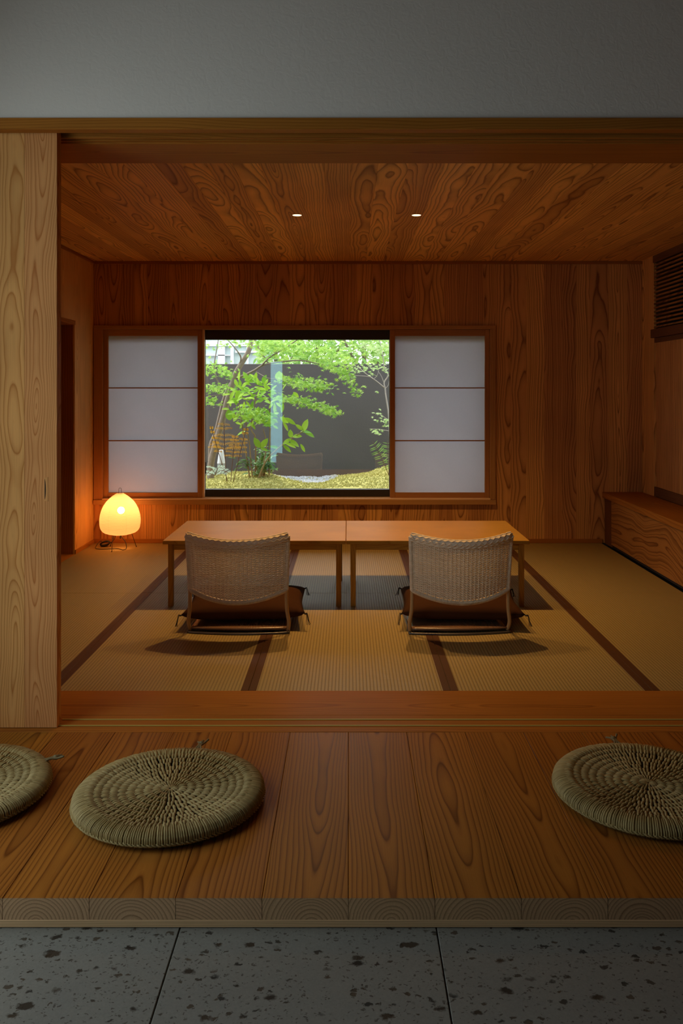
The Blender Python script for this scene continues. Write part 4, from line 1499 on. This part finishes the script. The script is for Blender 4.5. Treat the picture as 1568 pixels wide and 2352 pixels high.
# ---- young pale-stemmed maple on the right
ym = empty('young_maple', at(893, 1085, 10.6), 'young maple with thin pale stem and few leaves, right edge of the window', 'tree')
for path, ra in (([(897, 1085, 10.6), (895, 1010, 10.6), (892, 950, 10.6), (886, 910, 10.6), (884, 892, 10.6), (882, 878, 10.6), (891, 862, 10.6), (883, 846, 10.6), (880, 825, 10.6), (875, 795, 10.6), (868, 770, 10.6)], .012),
                 ([(882, 890, 10.6), (870, 880, 10.55), (858, 871, 10.5), (846, 865, 10.45), (800, 862, 10.3)], .007),
                 ([(881, 878, 10.6), (876, 865, 10.6), (868, 852, 10.6)], .005), ([(858, 871, 10.5), (866, 862, 10.5), (870, 850, 10.5)], .004),
                 ([(858, 871, 10.5), (842, 860, 10.4), (828, 848, 10.4), (800, 830, 10.3), (780, 810, 10.2)], .006),
                 ([(884, 893, 10.6), (891, 885, 10.6), (893, 875, 10.6)], .004), ([(893, 990, 10.6), (872, 986, 10.5), (848, 985, 10.4)], .004),
                 ([(892, 965, 10.6), (878, 955, 10.5), (866, 948, 10.4)], .004)):
    mb = MB()
    P = spline([at(*p) for p in path], 5)
    mb.tube(P, [ra * (1 - .5 * k / len(P)) for k in range(len(P))], 6)
    mb.build('branch', M['bark_pale'], ym, matrix=Matrix.Identity(4))
mb = MB()
spray(mb, [(800, 850, 10.3), (830, 845, 10.4), (850, 850, 10.4)], 46, (.03, .046), .06, .1)
spray(mb, [(860, 845, 10.5), (878, 842, 10.5), (890, 855, 10.5)], 30, (.028, .042), .04, .1)
spray(mb, [(866, 948, 10.4), (880, 965, 10.5), (890, 975, 10.5)], 26, (.028, .042), .04, .08)
spray(mb, [(862, 990, 10.45), (872, 988, 10.5)], 14, (.03, .045), .035, .06)
spray(mb, [(866, 900, 10.5), (869, 902, 10.5)], 3, (.03, .04), .01, .02)
spray(mb, [(840, 790, 10.3), (870, 800, 10.4), (890, 800, 10.5)], 100, (.03, .046), .08, .1)
mb.build('foliage', M['maple_pale'], ym, False, Matrix.Identity(4))['kind'] = 'stuff'

# ---- white garden lamp
gl = empty('garden_lamp', at(508, 1100, 10.75), 'small white tapered garden lamp standing behind the ferns', 'lamp')
mb = MB()
zt_, zb_ = HC - (1033 - 896) * 10.75 / F, HC - (1098 - 896) * 10.75 / F
zm_ = HC - (1064 - 896) * 10.75 / F
cxl, cyl = LOC[gl.name][0], 10.75
mb.lathe([(.001, zt_ - LOC[gl.name][2]), (.026, zt_ - LOC[gl.name][2] - .002), (.028, zt_ - LOC[gl.name][2] - .010), (.053, zm_ - LOC[gl.name][2])], 20)
mb.build('white_hood', M['white_metal'], gl)
mb = MB()
mb.lathe([(.050, zm_ - LOC[gl.name][2] - .001), (.050, zb_ - LOC[gl.name][2] - .12)], 20)
mb.build('post', M['grey_metal'], gl)

# ---- trees and a pale house beyond the wall
for i, (x0, x1, y0, y1, Yd, n, lab, mat) in enumerate((
        (590, 690, 770, 838, 13.2, 520, 'leafy tree beyond the garden wall, behind the branch fork', 'hedge_leaf'),
        (680, 790, 765, 838, 13.6, 620, 'dense bright tree beyond the garden wall, middle of the window', 'hedge_leaf'),
        (780, 905, 765, 838, 13.0, 680, 'leafy tree beyond the garden wall at the right end', 'hedge_leaf'))):
    base = at((x0 + x1) / 2, 840, Yd)
    o = empty('garden_tree', (base.x, Yd, -0.02), lab, 'tree', 'trees beyond the garden wall')
    mb = MB()
    mb.tube(spline([(base.x, Yd, -0.02), (base.x + .05, Yd, 1.0), (base.x - .05, Yd, 1.9), (base.x + .05, Yd, 2.5)], 4), [.05 - .002 * k for k in range(13)], 7)
    for s in (-1, 1):
        mb.tube(spline([(base.x, Yd, 1.5), (base.x + s * .25, Yd - .1, 1.9), (base.x + s * .45, Yd - .15, 2.3)], 4), .018, 6)
    mb.build('trunk', M['bark'], o, matrix=Matrix.Identity(4))
    mb = MB()
    for k in range(n):
        c = at(R.uniform(x0, x1), R.uniform(y0 - 20, y1), Yd + R.uniform(-.7, .7))
        if R.random() < .55:
            add_maple(mb, c, R.uniform(.045, .075), Vector((R.gauss(0, .4), -.6, .8)), R.uniform(0, 6.28))
        else:
            add_blade(mb, c, Vector((R.gauss(0, 1), R.gauss(-.3, .5), R.gauss(-.2, .6))), Vector((R.gauss(0, .3), -.6, .8)), R.uniform(.08, .16), R.uniform(.02, .045), .25)
    mb.build('crown', M[mat], o, False, Matrix.Identity(4))['kind'] = 'stuff'
hb = empty('neighbour_house', at(520, 840, 16.0), 'pale greenish neighbouring house with white window bars beyond the wall', 'building')
def hbox(name, mat, px0, px1, py0, py1, ya, yb):
    a, b2 = at(px0, py1, 16.0), at(px1, py0, 16.0)
    box(name, mat, (a.x, b2.x), (ya, yb), (a.z, b2.z), hb, bev=0)
hbox('facade', M['facade'], 430, 625, 740, 1059, 16.1, 16.6)
for (a, b2, c, d) in ((430, 625, 786, 795), (430, 625, 744, 752), (529, 536, 796, 836), (500, 516, 796, 836), (566, 570, 796, 1000), (470, 474, 752, 786), (540, 620, 806, 810), (470, 530, 815, 817)):
    hbox('window_bar', M['facade_trim'], a, b2, c, d, 16.0, 16.09)
